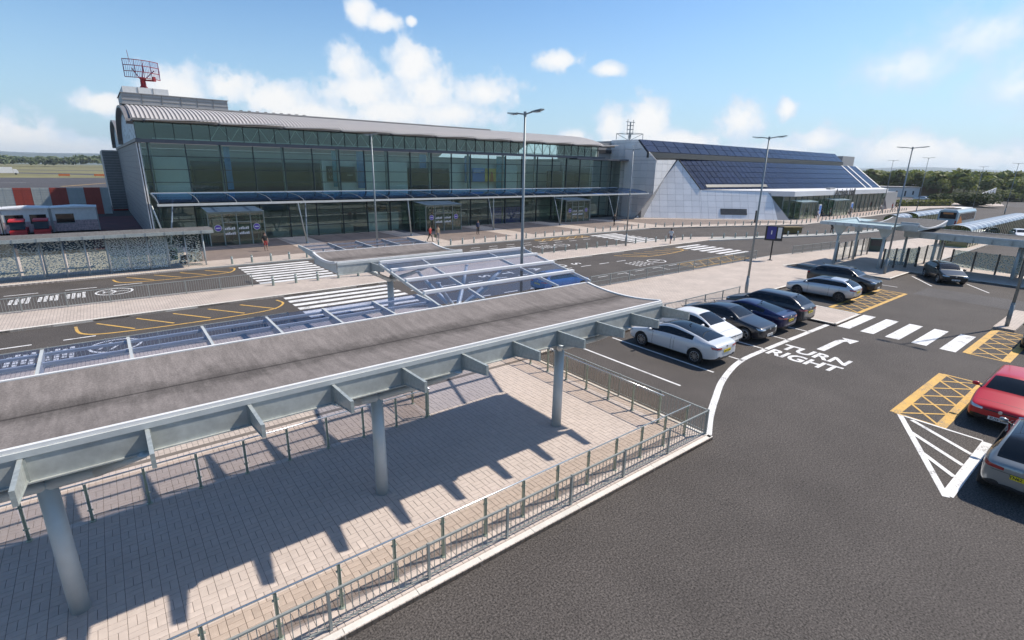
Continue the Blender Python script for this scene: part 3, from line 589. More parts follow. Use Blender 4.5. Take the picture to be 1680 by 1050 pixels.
# ------------------------------------------------------------------ terminal building
FY, TX0, TX1, MOD = 61.8, 3.65, 66.2, 3.06
def terminal():
    t = thing('terminal_building', 'long green-glass terminal hall with a ribbed curved metal roof', 'building', (TX0, FY, 0)); O = (-TX0, -FY, 0)
    def B(mb, n, m, par=None, **k): return mb.build(n, m, par or t, O if par is None else (0, 0, 0), **k)
    zs = [.12, 1.32, 2.54, 3.76, 4.97, 6.17, 7.38, 8.6, 9.8]
    xs = [TX0, 4.4]
    while xs[-1]+MOD < TX1+.1: xs.append(xs[-1]+MOD)
    cache = {}
    for a, b in zip(xs[:-1], xs[1:]):
        for z0, z1 in zip(zs[:-1], zs[1:]):
            k = (round(b-a, 2), round(z1-z0, 2))
            if k not in cache: cache[k] = MB().b(.03, b-a-.03, -.012, .012, .02, z1-z0-.02).mesh('pane', 'glass_green')
            link('pane', cache[k], t, (a-TX0, 0, z0))
    for x in xs[:-1]: B(MB().b(x-.045, x+.045, FY-.12, FY+.06, .12, 9.8), 'mullion', 'mullion')
    for z in zs[1:-1]: B(MB().b(TX0, TX1, FY-.08, FY+.03, z-.034, z+.034), 'transom', 'mullion')
    for x in xs[1::2]: B(MB().tube((x+.1, FY+.75, .12), (x+.1, FY+.75, 10.0), .17, 12), 'inner_column', 'mullion_pale', smooth=True)
    B(MB().b(TX0-.05, TX1+2, FY-.32, FY+.2, 9.82, 10.14), 'band_course', 'band')
    cx = np.linspace(TX0, 66.6, 42)
    cm = MB().b(.02, cx[1]-cx[0]-.02, -.01, .01, 0, 1.72).mesh('pane', 'glass_green')
    for a in cx[:-1]: link('pane', cm, t, (a-TX0, .05, 10.15))
    for i, a in enumerate(cx): B(MB().b(a-.025, a+.025, FY-.03, FY+.1, 10.14, 11.9), 'mullion', 'mullion')
    # roof vaults
    def arc(y0, z0, y1, z1, h, n=22):
        out = []
        for i in range(n+1):
            u = i/n; out.append((y0+(y1-y0)*u, z0+(z1-z0)*u + h*(1-(2*u-1)**2)))
        return out
    ell = lambda y, c_, a_, h_: h_*math.sqrt(max(0., 1-((y-c_)/a_)**2))
    pr = [(60.75, 11.84), (61.4, 11.9)] + [(y, 10.36+ell(y, 74.4, 13.0, 3.55)) for y in (62.6, 63.5, 64.6, 65.8, 67.2, 68.8, 70.6, 72.5, 74.4, 76.5, 78.6, 80.6, 82.4, 84, 85.4, 86.5, 87.2)]
    n = len(pr); rf = MB(); rf.add([(TX0-.1, y, z) for y, z in pr] + [(69.5, y, z) for y, z in pr], [(j, n+j, n+j+1, j+1) for j in range(n-1)]); rf.add([(TX0-.1, y, z-.16) for y, z in pr] + [(69.5, y, z-.16) for y, z in pr], [(j, j+1, n+j+1, n+j) for j in range(n-1)])
    roof = B(rf, 'roof', 'roof_metal', smooth=True)
    sm = MB()
    for (ya, za), (yb, zb) in zip(pr[:10], pr[1:11]): sm.bar((0, ya, za+.03), (0, yb, zb+.03), .20, .07)
    sme = sm.mesh('roof_seam', 'roof_seam')
    for x in np.arange(3.8, 69, .37): link('roof_seam', sme, roof, (x, 0, 0))
    for i in range(11):                                   # stepped eave louvres between the roof brackets
        a = 4.4 + 6.12*i
        if a > 66: break
        lv = MB()
        for k in range(7): lv.bar((a+.1, 60.2+.1*k, 11.76+.015*k), (min(a+6.0, 70), 60.2+.1*k, 12.02+.015*k), .07, .05)
        B(lv, 'eave_louvre', 'roof_seam'); B(MB().extr([(a-.05, 60.0, 11.75), (a-.05, 61.3, 11.9), (a-.05, 61.3, 11.6), (a-.05, 60.0, 11.7)], (.12, 0, 0)), 'eave_bracket', 'band')
    B(MB().b(TX0-.1, 69.5, 60.7, 60.8, 11.7, 11.93), 'eave_trim', 'louvre')
    for (ga, gb, gz0, gh, nm) in ((61.9, 87.0, 10.14, 2.9, 0), (87.4, 113, 10.1, 2.9, 1)):
        g = [((ga+gb)/2-(gb-ga)/2*math.cos(q), gz0+3.5*math.sin(q)) for q in np.linspace(.0, math.pi, 25)]
        if nm == 0: g = [(61.95, 11.7)] + [p for p in g if p[0] > 62.7]
        pts = [(TX0-.02, ga, gz0)] + [(TX0-.02, y, z) for y, z in g] + [(TX0-.02, gb, gz0)]
        B(MB().extr(pts, (.06, 0, 0)), 'gable_screen', 'gable_screen')
        tr = MB()
        for (ya, za), (yb, zb) in zip(g[:-1], g[1:]): tr.bar((TX0-.25, ya, za+.1), (TX0-.25, yb, zb+.1), .55, .22)
        B(tr, 'gable_trim', 'roof_metal')
    g2 = arc(87.4, 10.3, 113, 10.2, 2.9, 14); k = len(g2)
    B(MB().add([(TX0, y, z+.2) for y, z in g2] + [(66, y, z+.2) for y, z in g2], [(j, k+j, k+j+1, j+1) for j in range(k-1)]), 'roof', 'roof_metal', smooth=True)
    # end wall with its panel joints
    B(MB().b(TX0+.02, TX0+.3, FY+.12, 113, 0, 10.0), 'end_wall', 'grey_clad')
    j = MB()
    for z in np.arange(.6, 10, .62): j.b(TX0+.005, TX0+.03, FY+.15, 113, z-.02, z+.02)
    for y in np.arange(FY+1.4, 113, 1.5): j.b(TX0+.002, TX0+.03, y-.03, y+.03, 0, 10)
    B(j, 'panel_joints', 'band', kind='stuff'); B(MB().b(TX0-.12, TX0+.16, FY-.12, FY+.12, 0, 9.8), 'corner_post', 'off_white')
    B(MB().b(TX0-.1, TX0+.3, FY, 113, 9.9, 10.2), 'end_band', 'band')
    # interior
    B(MB().b(4, 66, FY+.9, 86, 4.7, 4.95), 'upper_floor', 'inner_floor'); B(MB().b(4, 66, FY+.05, 86, .0, .125), 'ground_floor', 'inner_floor')
    B(MB().b(4, 66, 70, 70.2, 4.95, 9.3), 'inner_wall', 'inner_wall'); B(MB().b(4, 66, 69, 69.2, .12, 4.7), 'inner_wall', 'inner_mid'); B(MB().b(4, 66, 70, 86, 9.3, 9.5), 'inner_ceiling', 'inner_mid')
    B(MB().b(65.8, 66, FY+.3, 86, .1, 9.8), 'inner_wall', 'inner_mid')
    Y = 63.0
    for nm, a, b, z0, z1, m in (('partition', 7.9, 21, 4.95, 8.25, 'inner_dark'), ('partition', 32.4, 38.6, 4.95, 7.9, 'inner_dark'), ('partition', 56.9, 63.2, 4.95, 7.8, 'inner_dark'), ('partition', 50.8, 54.4, 4.95, 7.6, 'inner_mid'), ('partition', 21.2, 32.2, 4.95, 8.6, 'inner_wall'), ('partition', 38.7, 50.6, 4.95, 8.5, 'inner_wall'), ('partition', 4.6, 7.7, 4.95, 8.6, 'inner_wall'),
                                ('counter', 26.4, 30.7, .12, 2.4, 'inner_wall'), ('counter', 26.3, 29.3, 2.5, 3.3, 'inner_dark'), ('counter', 15, 24.5, .12, 1.3, 'inner_mid'), ('counter', 40, 44, .12, 2.2, 'inner_dark')):
        B(MB().b(a, b, Y+.3, Y+.5, z0, z1), nm, m)
    B(MB().b(45.3, 51.5, 62.5, 62.6, .12, 2.5), 'screen_board', 'sign_blue')
    for a, b, z0, z1, m in ((22.2, 23.0, 5.6, 9.7, 'banner_teal'), (25.2, 26.1, 5.4, 9.7, 'banner_blue'), (33.7, 34.7, 7.9, 9.6, 'banner_blue'), (40.7, 41.8, 6, 9.6, 'banner_blue'), (46.2, 47.9, 5, 9.7, 'banner_teal'), (10.9, 11.5, 5.4, 9.7, 'banner_blue')):
        B(MB().b(a, b, 62.6, 62.62, z0, z1), 'banner', m)
    ad = B(MB().b(42.1, 44.9, 62.7, 62.75, 6.1, 8.0), 'advertisement', 'ad_blue'); B(MB().prism([(44.2, 62.66), (46.2, 62.66), (46.2, 62.7), (44.9, 62.7)], 6.1, 8.0), 'advertisement', 'ad_yellow')
    B(MB().extr([(45.1, 62.64, 6.2), (45.8, 62.64, 6.2), (45.6, 62.64, 7.4), (45.3, 62.64, 7.6)], (0, .01, 0)), 'advertisement', 'ad_orange')
    for k in range(2): B(MB().b(42.3, 44.0-.5*k, 62.68, 62.7, 7.7-.25*k, 7.78-.25*k), 'advert_line', 'white_paint')
    sg = B(MB().b(21.6, 25.1, 62.95, 63.0, 6.2, 7.95), 'sign_board', 'inner_dark')
    for tx, x, z, s in (('VI', 22.0, 7.4, .5), ('LO', 22.1, 6.7, .45), ('more', 24.4, 6.95, .32)):
        link('sign_lettering', text_mesh(tx, s, .004, 'off_white'), t, (x-TX0, 62.93-FY, z), (R(90), 0, 0))
    # roof trusses seen in the clerestory and small ceiling lamps
    tr = MB()
    for k in range(30):
        x = 10 + 1.9*k; tr.bar((x, 63.2, 10.3), (x+.95, 63.2, 11.7), .05); tr.bar((x+.95, 63.2, 11.7), (x+1.9, 63.2, 10.3), .05)
    tr.b(5, 66, 63.15, 63.25, 10.25, 10.33); tr.b(5, 66, 63.15, 63.25, 11.68, 11.76); B(tr, 'roof_truss', 'inner_wall')
    for x in (9.6, 17.5, 26.8, 34.5, 42.3, 51.0, 58): B(MB().lathe([(0, 11.85), (.16, 11.85), (.16, 11.8), (0, 11.8)], 10, c=(x, 63.9, 0)), 'ceiling_lamp', 'lamp_white')
    # rooftop plant
    par = B(MB().b(3.4, 50.2, 70.1, 71, 12.4, 13.75), 'parapet', 'louvre')
    lm = MB().b(0, 47.2, 0, .14, 0, .11).mesh('slat', 'louvre')
    for z in np.arange(12.75, 13.9, .2): link('slat', lm, t, (3.2-TX0, 69.93-FY, z))
    B(MB().b(3.4, 50.3, 69.85, 71.1, 13.8, 13.92), 'parapet_cap', 'grey_clad')
    bx = B(MB().b(3.6, 13.7, 72, 79, 13.2, 15.08), 'plant_room', 'grey_clad')
    jb = MB()
    for z in (14.05, 14.4, 14.75): jb.b(3.55, 13.75, 71.96, 71.998, z-.012, z+.012)
    for x in (5.4, 7.2, 9, 10.6, 12.2): jb.b(x-.02, x+.02, 71.95, 71.997, 13.2, 15.08)
    B(jb, 'panel_joints', 'louvre', kind='stuff'); B(MB().b(3.5, 13.8, 71.9, 79.1, 15.08, 15.14), 'roof_cap', 'grey_clad')
    wt = MB().b(3.9, 8.15, 74, 79.5, 15.1, 15.95); B(wt, 'radar_room', 'off_white')
    for x in (5.3, 6.7): B(MB().b(x-.04, x+.04, 73.96, 73.998, 15.14, 15.95), 'panel_rib', 'grey_clad')
    for x in np.arange(14.6, 22, .9): B(MB().b(x, x+.3, 70.4, 70.7, 13.92, 14.05), 'roof_vent', 'louvre')
    # recess next to the arrivals building
    for a in (66.3, 68.9, 71.5):
        for z0, z1 in zip(zs[:-1], zs[1:]): B(MB().b(a+.03, a+2.5, 63.0, 63.02, z0+.02, z1-.02), 'pane', 'glass_green')
        B(MB().b(a-.03, a+.03, 62.9, 63.05, .1, 9.8), 'mullion', 'mullion')
    for z in zs[1:-1]: B(MB().b(66.2, 74, 62.95, 63.04, z-.02, z+.02), 'transom', 'mullion')
    B(MB().b(66.4, 74, 66, 66.2, .1, 9.6), 'inner_wall', 'inner_mid'); B(MB().b(61, 76.3, 60.9, 63.4, 9.62, 9.86), 'flat_ledge', 'band'); B(MB().b(67, 76, 65.5, 72, 9.8, 12.7), 'upper_wall', 'grey_clad')
    B(MB().b(68.2, 68.9, 63.8, 64.6, 9.86, 11.1), 'roof_unit', 'off_white'); B(MB().b(66.6, 74, 65.3, 65.5, 10.9, 11.5), 'dark_opening', 'dark')
    return t
def screenmat():
    m = mat('gable_screen', (.47, .55, .60), .5, var=0); nt = m.node_tree; b = nt.nodes['Principled BSDF']; N = nt.nodes.new; L = nt.links.new
    tc = N('ShaderNodeTexCoord'); v = N('ShaderNodeTexVoronoi'); v.inputs['Scale'].default_value = 1.6; L(tc.outputs['Object'], v.inputs[0])
    r = N('ShaderNodeMapRange'); r.inputs[1].default_value = .25; r.inputs[2].default_value = .35; L(v.outputs['Distance'], r.inputs[0])
    mx = N('ShaderNodeMix'); mx.data_type = 'RGBA'; L(r.outputs[0], mx.inputs[0]); mx.inputs[6].default_value = (.08, .13, .17, 1); mx.inputs[7].default_value = (.47, .57, .63, 1); L(mx.outputs[2], b.inputs['Base Color'])
screenmat(); emit('lamp_white', (1, .97, .9), 3.0)
TERM = terminal()
def fritmat(name, scale, thr):
    m = bpy.data.materials.new(name); m.use_nodes = True; nt = m.node_tree; nt.nodes.clear(); N = nt.nodes.new; L = nt.links.new
    tc = N('ShaderNodeTexCoord'); mp = N('ShaderNodeMapping'); mp.inputs['Scale'].default_value = (1, 1, 1.9); mp.inputs['Rotation'].default_value = (0, R(25), 0); L(tc.outputs['Object'], mp.inputs[0])
    w = N('ShaderNodeTexNoise'); w.inputs['Scale'].default_value = scale; w.inputs['Detail'].default_value = 0; L(mp.outputs[0], w.inputs[0])
    g = N('ShaderNodeMath'); g.operation = 'GREATER_THAN'; g.inputs[1].default_value = thr; L(w.outputs[0], g.inputs[0])
    tr = N('ShaderNodeBsdfTransparent'); tr.inputs[0].default_value = (.72, .78, .77, 1); d = N('ShaderNodeBsdfDiffuse'); d.inputs[0].default_value = (.62, .67, .67, 1)
    x = N('ShaderNodeMixShader'); L(g.outputs[0], x.inputs[0]); L(tr.outputs[0], x.inputs[1]); L(d.outputs[0], x.inputs[2]); o = N('ShaderNodeOutputMaterial'); L(x.outputs[0], o.inputs[0]); MT[name] = m
fritmat('frit_glass', 11, .51); fritmat('frit_glass_sparse', 8, .57)

# ------------------------------------------------------------------ entrance lobbies
def lobby(x0, x1, y0, y1, label, z=3.38, nf=4, discs=True):
    t = thing('entrance_lobby', label, 'entrance', (x0, y0, .117)); w, d = x1-x0, y1-y0
    for i in range(nf+1):
        x = w*i/nf; MB().b(x-.05, x+.05, -.05, .05, 0, z-.1).build('post', 'mullion_pale', t)
        if i < nf: MB().b(x+.06, x+w/nf-.06, -.012, .012, .04, z-.25).build('glass_pane', 'glass_green2', t)
    for x in (0, w):
        for j in (1, 2):
            y = d*j/2; MB().b(x-.04, x+.04, y-.04, y+.04, 0, z-.1).build('post', 'mullion_pale', t); MB().b(x-.01, x+.01, y-d/2+.06, y-.06, .04, z-.25).build('glass_pane', 'glass_green2', t)
    MB().b(-.08, w+.08, -.08, -.02+.1, z-.24, z-.1).build('head_beam', 'mullion_pale', t)
    for i in range(4):
        MB().add([(w*i/4+.02, -.25, z-.06), (w*(i+1)/4-.02, -.25, z-.06), (w*(i+1)/4-.02, d, z+.15), (w*i/4+.02, d, z+.15), (w*i/4+.02, -.25, z-.03), (w*(i+1)/4-.02, -.25, z-.03), (w*(i+1)/4-.02, d, z+.18), (w*i/4+.02, d, z+.18)], [(0,3,2,1),(4,5,6,7),(0,1,5,4),(1,2,6,5),(2,3,7,6),(3,0,4,7)]).build('roof_pane', 'lobby_roof', t)
    if discs:
        for i in (0, 3):
            x = w*(i+.62 if i == 0 else i+.4)/nf; dk = MB().lathe([(0, -.035), (.27, -.035), (.29, -.02), (0, -.02)], 20, 'Y', (x, 0, 1.75)).build('round_sticker', 'purple', t)
            MB().lathe([(.29, -.03), (.33, -.03), (.33, -.022), (.29, -.022)], 20, 'Y', (x, 0, 1.75)).build('sticker_rim', 'white_paint', dk); MB().b(x-.2, x+.2, -.045, -.036, 1.7, 1.8).build('sticker_bar', 'white_paint', dk)
        for i in (1, 2):
            a = w*i/nf+.1; f = MB()
            for zz in (1.05, 1.55):
                for k in range(6): f.b(a+.16*k, a+.16*k+.12, -.03, -.02, zz, zz+.16+.05*(k % 3))
            f.build('door_lettering', 'white_paint', t)
        MB().b(w/4-.02, w*3/4, -.03, .03, 2.25, 2.33).build('door_header', 'mullion_pale', t)
    return t
mat('lobby_roof', (.42, .55, .62), .15, var=.1, scale=2, spec=.8)
lobby(8.0, 13.1, 58.3, 61.65, 'glass entrance lobby with purple discs, left-most one beside the bus shelter')
lobby(32.15, 37.4, 58.5, 61.65, 'glass entrance lobby with purple discs in the middle of the facade')
lobby(56.9, 62.1, 58.7, 61.65, 'glass entrance lobby with purple discs nearest the white panelled building')

# ------------------------------------------------------------------ entrance canopy on V struts
def entrance_canopy():
    x0, x1, yo, yi, zo, zi = 3.95, 71.6, 54.6, 61.3, 4.52, 5.15
    t = thing('entrance_canopy', 'long blue glass awning on slanted steel V struts along the terminal front', 'canopy', (x0, yo, 0)); O = (-x0, -yo, 0)
    pr = [(yo, zo), (yo+.5, zo+.22), (yo+2, zo+.45), (yo+4.4, zo+.58), (yi, zi)]; n = 22; w = (x1-x0)/n
    def prof(x): return [(x, y, z) for y, z in pr]
    for i in range(n):
        a, b = x0+w*i+.03, x0+w*(i+1)-.03
        if i == n-1: P = MB().add([(a, y, z) for y, z in pr] + [(b-(yi-y)*.0, y, z) for y, z in pr], [(j, 5+j, 6+j, j+1) for j in range(4)])
        else: P = MB().add(prof(a)+prof(b), [(j, 5+j, 6+j, j+1) for j in range(4)])
        P.build('glass_pane', 'glass_canopy', t, O, smooth=True)
    for i in range(n+1):
        r = MB(); x = x0+w*i
        for (ya, za), (yb, zb) in zip(pr[:-1], pr[1:]): r.bar((x, ya, za-.05), (x, yb, zb-.05), .05, .13)
        r.build('rib', 'steel_dark' if 0 else 'lamp_steel', t, O)
    MB().bar((x0-.1, yo-.03, zo-.06), (x1, yo-.03, zo-.06), .14, .2).build('edge_beam', 'steel_pale', t, O)
    for y, z in ((55.8, 4.78), (56.9, 4.85), (57.9, 4.92), (59.0, 5.0), (60.1, 5.03)): MB().bar((x0, y, z-.13), (x1, y, z-.13), .16, .06).build('sunshade_bar', 'lamp_steel', t, O)
    MB().bar((x0, yi+.05, zi), (x1, yi+.05, zi), .12, .14).build('wall_beam', 'steel_pale', t, O)
    for k in range(6):
        x = 4.35+12.18*k
        for dx, ty, tz in ((-.9, yo+.15, zo-.1), (1.1, 58.9, 4.75)): MB().tube((x, 55.9, .12), (x+dx, ty, tz), .075, 10, .06).build('strut', 'galv', t, O, smooth=True)
        MB().lathe([(0, .3), (.12, .28), (.2, .12), (.2, .1)], 12, c=(x, 55.9, 0)).build('strut_foot', 'lamp_steel', t, O)
entrance_canopy()

# ------------------------------------------------------------------ arrivals building
def clip(poly, a, b, c):                                # keep a*x+b*y<=c
    out = []
    for i in range(len(poly)):
        p, q = poly[i], poly[(i+1) % len(poly)]; dp, dq = a*p[0]+b*p[1]-c, a*q[0]+b*q[1]-c
        if dp <= 0: out.append(p)
        if dp*dq < 0: t = dp/(dp-dq); out.append((p[0]+(q[0]-p[0])*t, p[1]+(q[1]-p[1])*t))
    return out
def panels(t, O, poly, origin, ux, uy, nrm, w, h, m='clad_white', name='panel', th=.03, gap=.035, back='clad_joint', sub=None):
    """panel grid filling a convex polygon given in (u,v) on the plane origin + u*ux + v*uy"""
    o, ux, uy, nrm = V3(origin), V3(ux).normalized(), V3(uy).normalized(), V3(nrm).normalized()
    P3 = lambda p, d=0: o + ux*p[0] + uy*p[1] + nrm*d
    area = sum(poly[i][0]*poly[(i+1) % len(poly)][1]-poly[(i+1) % len(poly)][0]*poly[i][1] for i in range(len(poly)))
    if area < 0: poly = poly[::-1]
    MB().extr([P3(p, -.02) for p in poly], -nrm*.15).build('backing_wall', back, t, O)
    us = [p[0] for p in poly]; vs = [p[1] for p in poly]; n = 0
    for i in range(math.floor(min(us)/w), math.ceil(max(us)/w)):
        for j in range(math.floor(min(vs)/h), math.ceil(max(vs)/h)):
            c = [(i*w+gap/2, j*h+gap/2), ((i+1)*w-gap/2, j*h+gap/2), ((i+1)*w-gap/2, (j+1)*h-gap/2), (i*w+gap/2, (j+1)*h-gap/2)]
            for k in range(len(poly)):
                p, q = poly[k], poly[(k+1) % len(poly)]; a, b = q[1]-p[1], -(q[0]-p[0]); l = math.hypot(a, b)
                if l > 1e-6 and len(c) > 2: c = clip(c, a/l, b/l, (a*p[0]+b*p[1])/l - gap/2)
            if len(c) > 2: MB().extr([P3(p, -.015) for p in c], nrm*(th+.015)).build(name, m, t, O); n += 1
    return n
AX, AY, BX, BY = 73.80, 58.56, 95.27, 41.78
def arrivals():
    t = thing('arrivals_building', 'white panelled building with blue solar roofs and a sharp gable', 'building', (95.3, 41.8, 0)); O = (-95.3, -41.8, 0)
    d = V3((BX-AX, BY-AY, 0)).normalized(); L_ = 27.25; nrm = (-.5583, -.7139, .4226); up = (0, 0, 1); us = (.26035, .3329, .9063)   # the front wall leans back
    panels(t, O, [(0, 0), (11.7, 0), (11.7, 5.36), (7.83, 11.08)], (AX, AY, .12), d, us, nrm, 1.43, 1.09)
    panels(t, O, [(11.7, 0), (L_, 0), (24.38, 4.05), (24.14, 5.42), (11.7, 5.36)], (AX, AY, .12), d, us, nrm, 1.43, 1.09)
    W1 = lambda a_, b_, c_=0: V3((AX, AY, .12)) + d*a_ + V3(us)*b_ + V3(nrm)*c_
    vent = MB().extr([W1(15.03, .8, .05), W1(19.7, .8, .05), W1(19.7, 1.92, .05), W1(15.03, 1.92, .05)], V3(nrm)*.03).build('vent_grille', 'steel_dark', t, O)
    for z in np.arange(.86, 1.9, .12): MB().bar(W1(15.1, z, .09), W1(19.65, z, .09), .04, .04).build('slat', 'louvre', vent)
    # shaded side wall and upper block
    panels(t, O, [(-62.9, .12), (-58.8, .12), (-55.6, 4.2), (-55.46, 9.78), (-63.2, 9.78)], (74.0, 0, 0), (0, -1, 0), up, (-1, 0, 0), 1.3, 1.15)
    panels(t, O, [(-65.5, 9.8), (-55.5, 9.8), (-57.1, 11.17), (-59.27, 13.17), (-65.5, 13.2)], (73.97, 0, 0), (0, -1, 0), up, (-1, 0, 0), 1.3, 1.15)
    panels(t, O, [(74.0, 4.25), (79.6, 9.95), (74.0, 9.8)], (0, 55.5, 0), (1, 0, 0), up, (0, -1, 0), 1.43, 1.15)
    MB().b(74.2, 155, 57.75, 75, 0, 11.0).build('core_block', 'grey_clad', t, O); MB().b(74.3, 155, 59.3, 75, 11, 13.1).build('upper_block', 'grey_clad', t, O)
    MB().b(73.6, 73.95, 60.2, 61.8, .1, 12.3).build('pilaster', 'clad_white', t, O)
    # lower solar roof
    a, b, c, e = V3((82.86, 57.43, 10.17)), V3((159, 55.2, 10.17)), V3((156, 47.6, 5.02)), V3((84.41, 53.14, 5.02))
    nr = (e-a).cross(b-a).normalized(); nr = nr if nr.z > 0 else -nr
    nc, nv = 46, 5; fb = lambda u, v: (a*(1-u)+b*u)*(1-v) + (e*(1-u)+c*u)*v - nr*.07; bk = MB()
    for i in range(nc):
        for j in range(nv): bk.add([fb(i/nc, j/nv), fb((i+1)/nc, j/nv), fb((i+1)/nc, (j+1)/nv), fb(i/nc, (j+1)/nv)], [(0, 1, 2, 3)])
    bk.build('roof', 'solar_frame', t, O)
    for i in range(nc):
        for j in range(nv):
            f = lambda u, v: (a*(1-u)+b*u)*(1-v) + (e*(1-u)+c*u)*v
            g = .0012; u0, u1, v0, v1 = i/nc+g, (i+1)/nc-g, j/nv+.007, (j+1)/nv-.007
            MB().extr([f(u0, v0)-nr*.02, f(u1, v0)-nr*.02, f(u1, v1)-nr*.02, f(u0, v1)-nr*.02], nr*.03).build('solar_panel', 'solar', t, O)
    dn = (e-a).normalized()
    MB().bar(a+nr*.05, e+nr*.05, .14, .18).build('verge_trim', 'dark', t, O); MB().bar((AX, AY, .2), a+nr*.02, .1, .12).build('gable_trim', 'dark', t, O)
    for u in (.885, .93, .995): MB().bar((a*(1-u)+b*u)+nr*.05, (e*(1-u)+c*u)+nr*.05, .28, .05).build('roof_rib', 'off_white', t, O)
    for k, (u0, u1) in enumerate(((.03, .30),)):
        p, q = (e*(1-u0)+c*u0)-dn*.75+nr*.06, (e*(1-u1)+c*u1)-dn*.75+nr*.06; MB().bar(p, q, .6, .06, up=nr).build('roof_vent_strip', 'steel_dark', t, O)
    for u in (.2, .29, .38, .46):
        for k in range(3):
            p = (a*(1-u)+b*u)+dn*3.1; q = p+V3((.5+.9*k, 0, 0)); MB().bar(q+nr*.03, q+dn*.9+nr*.03, .3, .05, up=nr).build('roof_light', 'dark', t, O)
    # upper solar roof
    a2, b2, c2, e2 = V3((73.9, 59.3, 13.2)), V3((155, 59.3, 13.2)), V3((155, 57.05, 11.15)), V3((73.75, 57.05, 11.15)); n2 = Vector((0, -.67, .74))
    MB().extr([a2-n2*.06, b2-n2*.06, c2-n2*.06, e2-n2*.06], -n2*.2).build('roof', 'solar_frame', t, O)
    for i in range(26):
        for j in range(2):
            f = lambda u, v: (a2*(1-u)+b2*u)*(1-v) + (e2*(1-u)+c2*u)*v
            u0, u1, v0, v1 = i/26+.0012, (i+1)/26-.0012, j/2+.012, (j+1)/2-.012
            MB().extr([f(u0, v0)-n2*.02, f(u1, v0)-n2*.02, f(u1, v1)-n2*.02, f(u0, v1)-n2*.02], n2*.03).build('solar_panel', 'solar', t, O)
    MB().b(73.8, 155.2, 57.0, 57.35, 10.2, 11.1).build('dark_fascia', 'steel_dark', t, O)
    MB().b(157, 165, 58, 66, 9, 12.7).build('plant_room', 'grey_clad', t, O); MB().b(110, 120, 64, 70, 13.1, 13.6).build('roof_unit', 'off_white', t, O)
    # white entrance canopy
    top = [(84.6, 52.9), (94.1, 45.4), (95.0, 44.2), (97.2, 42.5), (143.6, 42.2), (146.5, 43.2), (157.2, 48.2)]
    cn = MB().prism(top, 4.12, 5.0); cn.build('entrance_roof', 'white_paint', t, O)
    MB().b(118.5, 121, 45, 45.8, 5.04, 5.35).build('roof_unit', 'grey_clad', t, O)
    link('sign_lettering', text_mesh('Arrivals Hall', 2.0, .03, 'dark', bold=.02), t, (119-95.3, 42.22-41.8, 4.55), (R(90), 0, R(0)))
    for i in range(21):
        x = 95.6+2.45*i
        for z0, z1 in ((.12, 2.0), (2.04, 4.1)): MB().b(x+.04, x+2.4, 43.6, 43.62, z0, z1).build('pane', 'glass_green2', t, O)
        MB().b(x-.04, x+.04, 43.5, 43.66, .1, 4.12).build('mullion', 'mullion_pale', t, O)
    MB().b(95, 148, 49, 49.2, .1, 4.1).build('inner_wall', 'inner_mid', t, O); MB().b(95.4, 147, 43.66, 49, .02, .124).build('inner_floor', 'inner_floor', t, O)
    MB().extr([(147, 43.7, .1), (150.5, 43.7, .1), (147, 43.7, 3.4)], (0, .15, 0)).build('side_fin', 'solar', t, O)
    MB().b(147, 157, 44, 56, 0, 4.1).build('end_block', 'grey_clad', t, O)
arrivals()
lobby(98.2, 104.6, 41.5, 43.5, 'glass door lobby left of the lettering under the white arrivals roof', 3.1, 4, False)
lobby(112.5, 119.8, 41.5, 43.5, 'glass door lobby below the lettering on the white arrivals roof', 3.1, 4, False)
for x, lab in ((105.4, 'tall blue screen beside the left arrivals doors'), (120.6, 'tall blue screen beside the right arrivals doors')):
    s = thing('display_screen', lab, 'screen', (x, 41.2, .117)); MB().b(-.5, .5, -.08, .08, 0, 2.5).build('frame', 'white_paint', s); MB().b(-.4, .4, -.1, -.082, .8, 2.3).build('display', 'ad_blue', s)

# ------------------------------------------------------------------ radar and lattice mast
def radar():
    t = thing('radar_antenna', 'red and white rotating radar antenna on the plant room roof', 'radar', (6.1, 76.5, 15.95))
    MB().lathe([(.75, 0), (.62, .35), (.42, .55), (.4, 1.2), (.3, 1.35)], 14).build('pedestal', 'radar_red', t, smooth=True); MB().b(-.35, .35, -.3, .5, 1.2, 1.7).build('gearbox', 'radar_red', t)
    a = MB(); nx, nz = 23, 7
    P = lambda i, k: (-2.6+5.2*i/(nx-1), -.35-.55*(1-(2*i/(nx-1)-1)**2)*0 + .95*((2*i/(nx-1)-1)**2) - 1.1 + .25*abs(k/(nz-1)-.5)*2, 1.5+2.3*k/(nz-1) - .45*(2*i/(nx-1)-1)**2*(1-k/(nz-1))*0)
    for i in range(nx):
        for k in range(nz-1): a.bar(P(i, k), P(i, k+1), .06)
    a.build('reflector_slats', 'radar_blue', t, rot=(0, 0, R(12)))
    f = MB()
    for k in (0, 2, 4, 6):
        for i in range(nx-1): f.bar(P(i, k), P(i+1, k), .085)
    for i in (0, 6, 11, 16, 22): f.bar(P(i, 0), P(i, 6), .1)
    f.bar((0, 0, 1.5), P(11, 5), .14); f.bar((-.4, 0, 1.5), P(4, 3), .11); f.bar((.4, 0, 1.5), P(18, 3), .11); f.build('reflector_frame', 'radar_red', t, rot=(0, 0, R(12)))
    h = MB(); h.bar((0, 0, 1.35), (1.0, -1.6, 1.25), .22); h.b(.8, 1.2, -2.0, -1.5, 1.15, 1.75); h.build('feed_horn', 'radar_red', t, rot=(0, 0, R(20)))
    t.scale = (.66, .66, .8)
    MB().tube((-1.5, -.4, 3.5), (-1.6, -.4, 5.0), .035, 6).build('rod_aerial', 'radar_red', t); MB().b(-1.8, 2.2, -2.6, -2.5, .0, .05).build('roof_rail', 'galv', t)
mat('radar_blue', (.20, .20, .36), .5, var=.05)
radar()
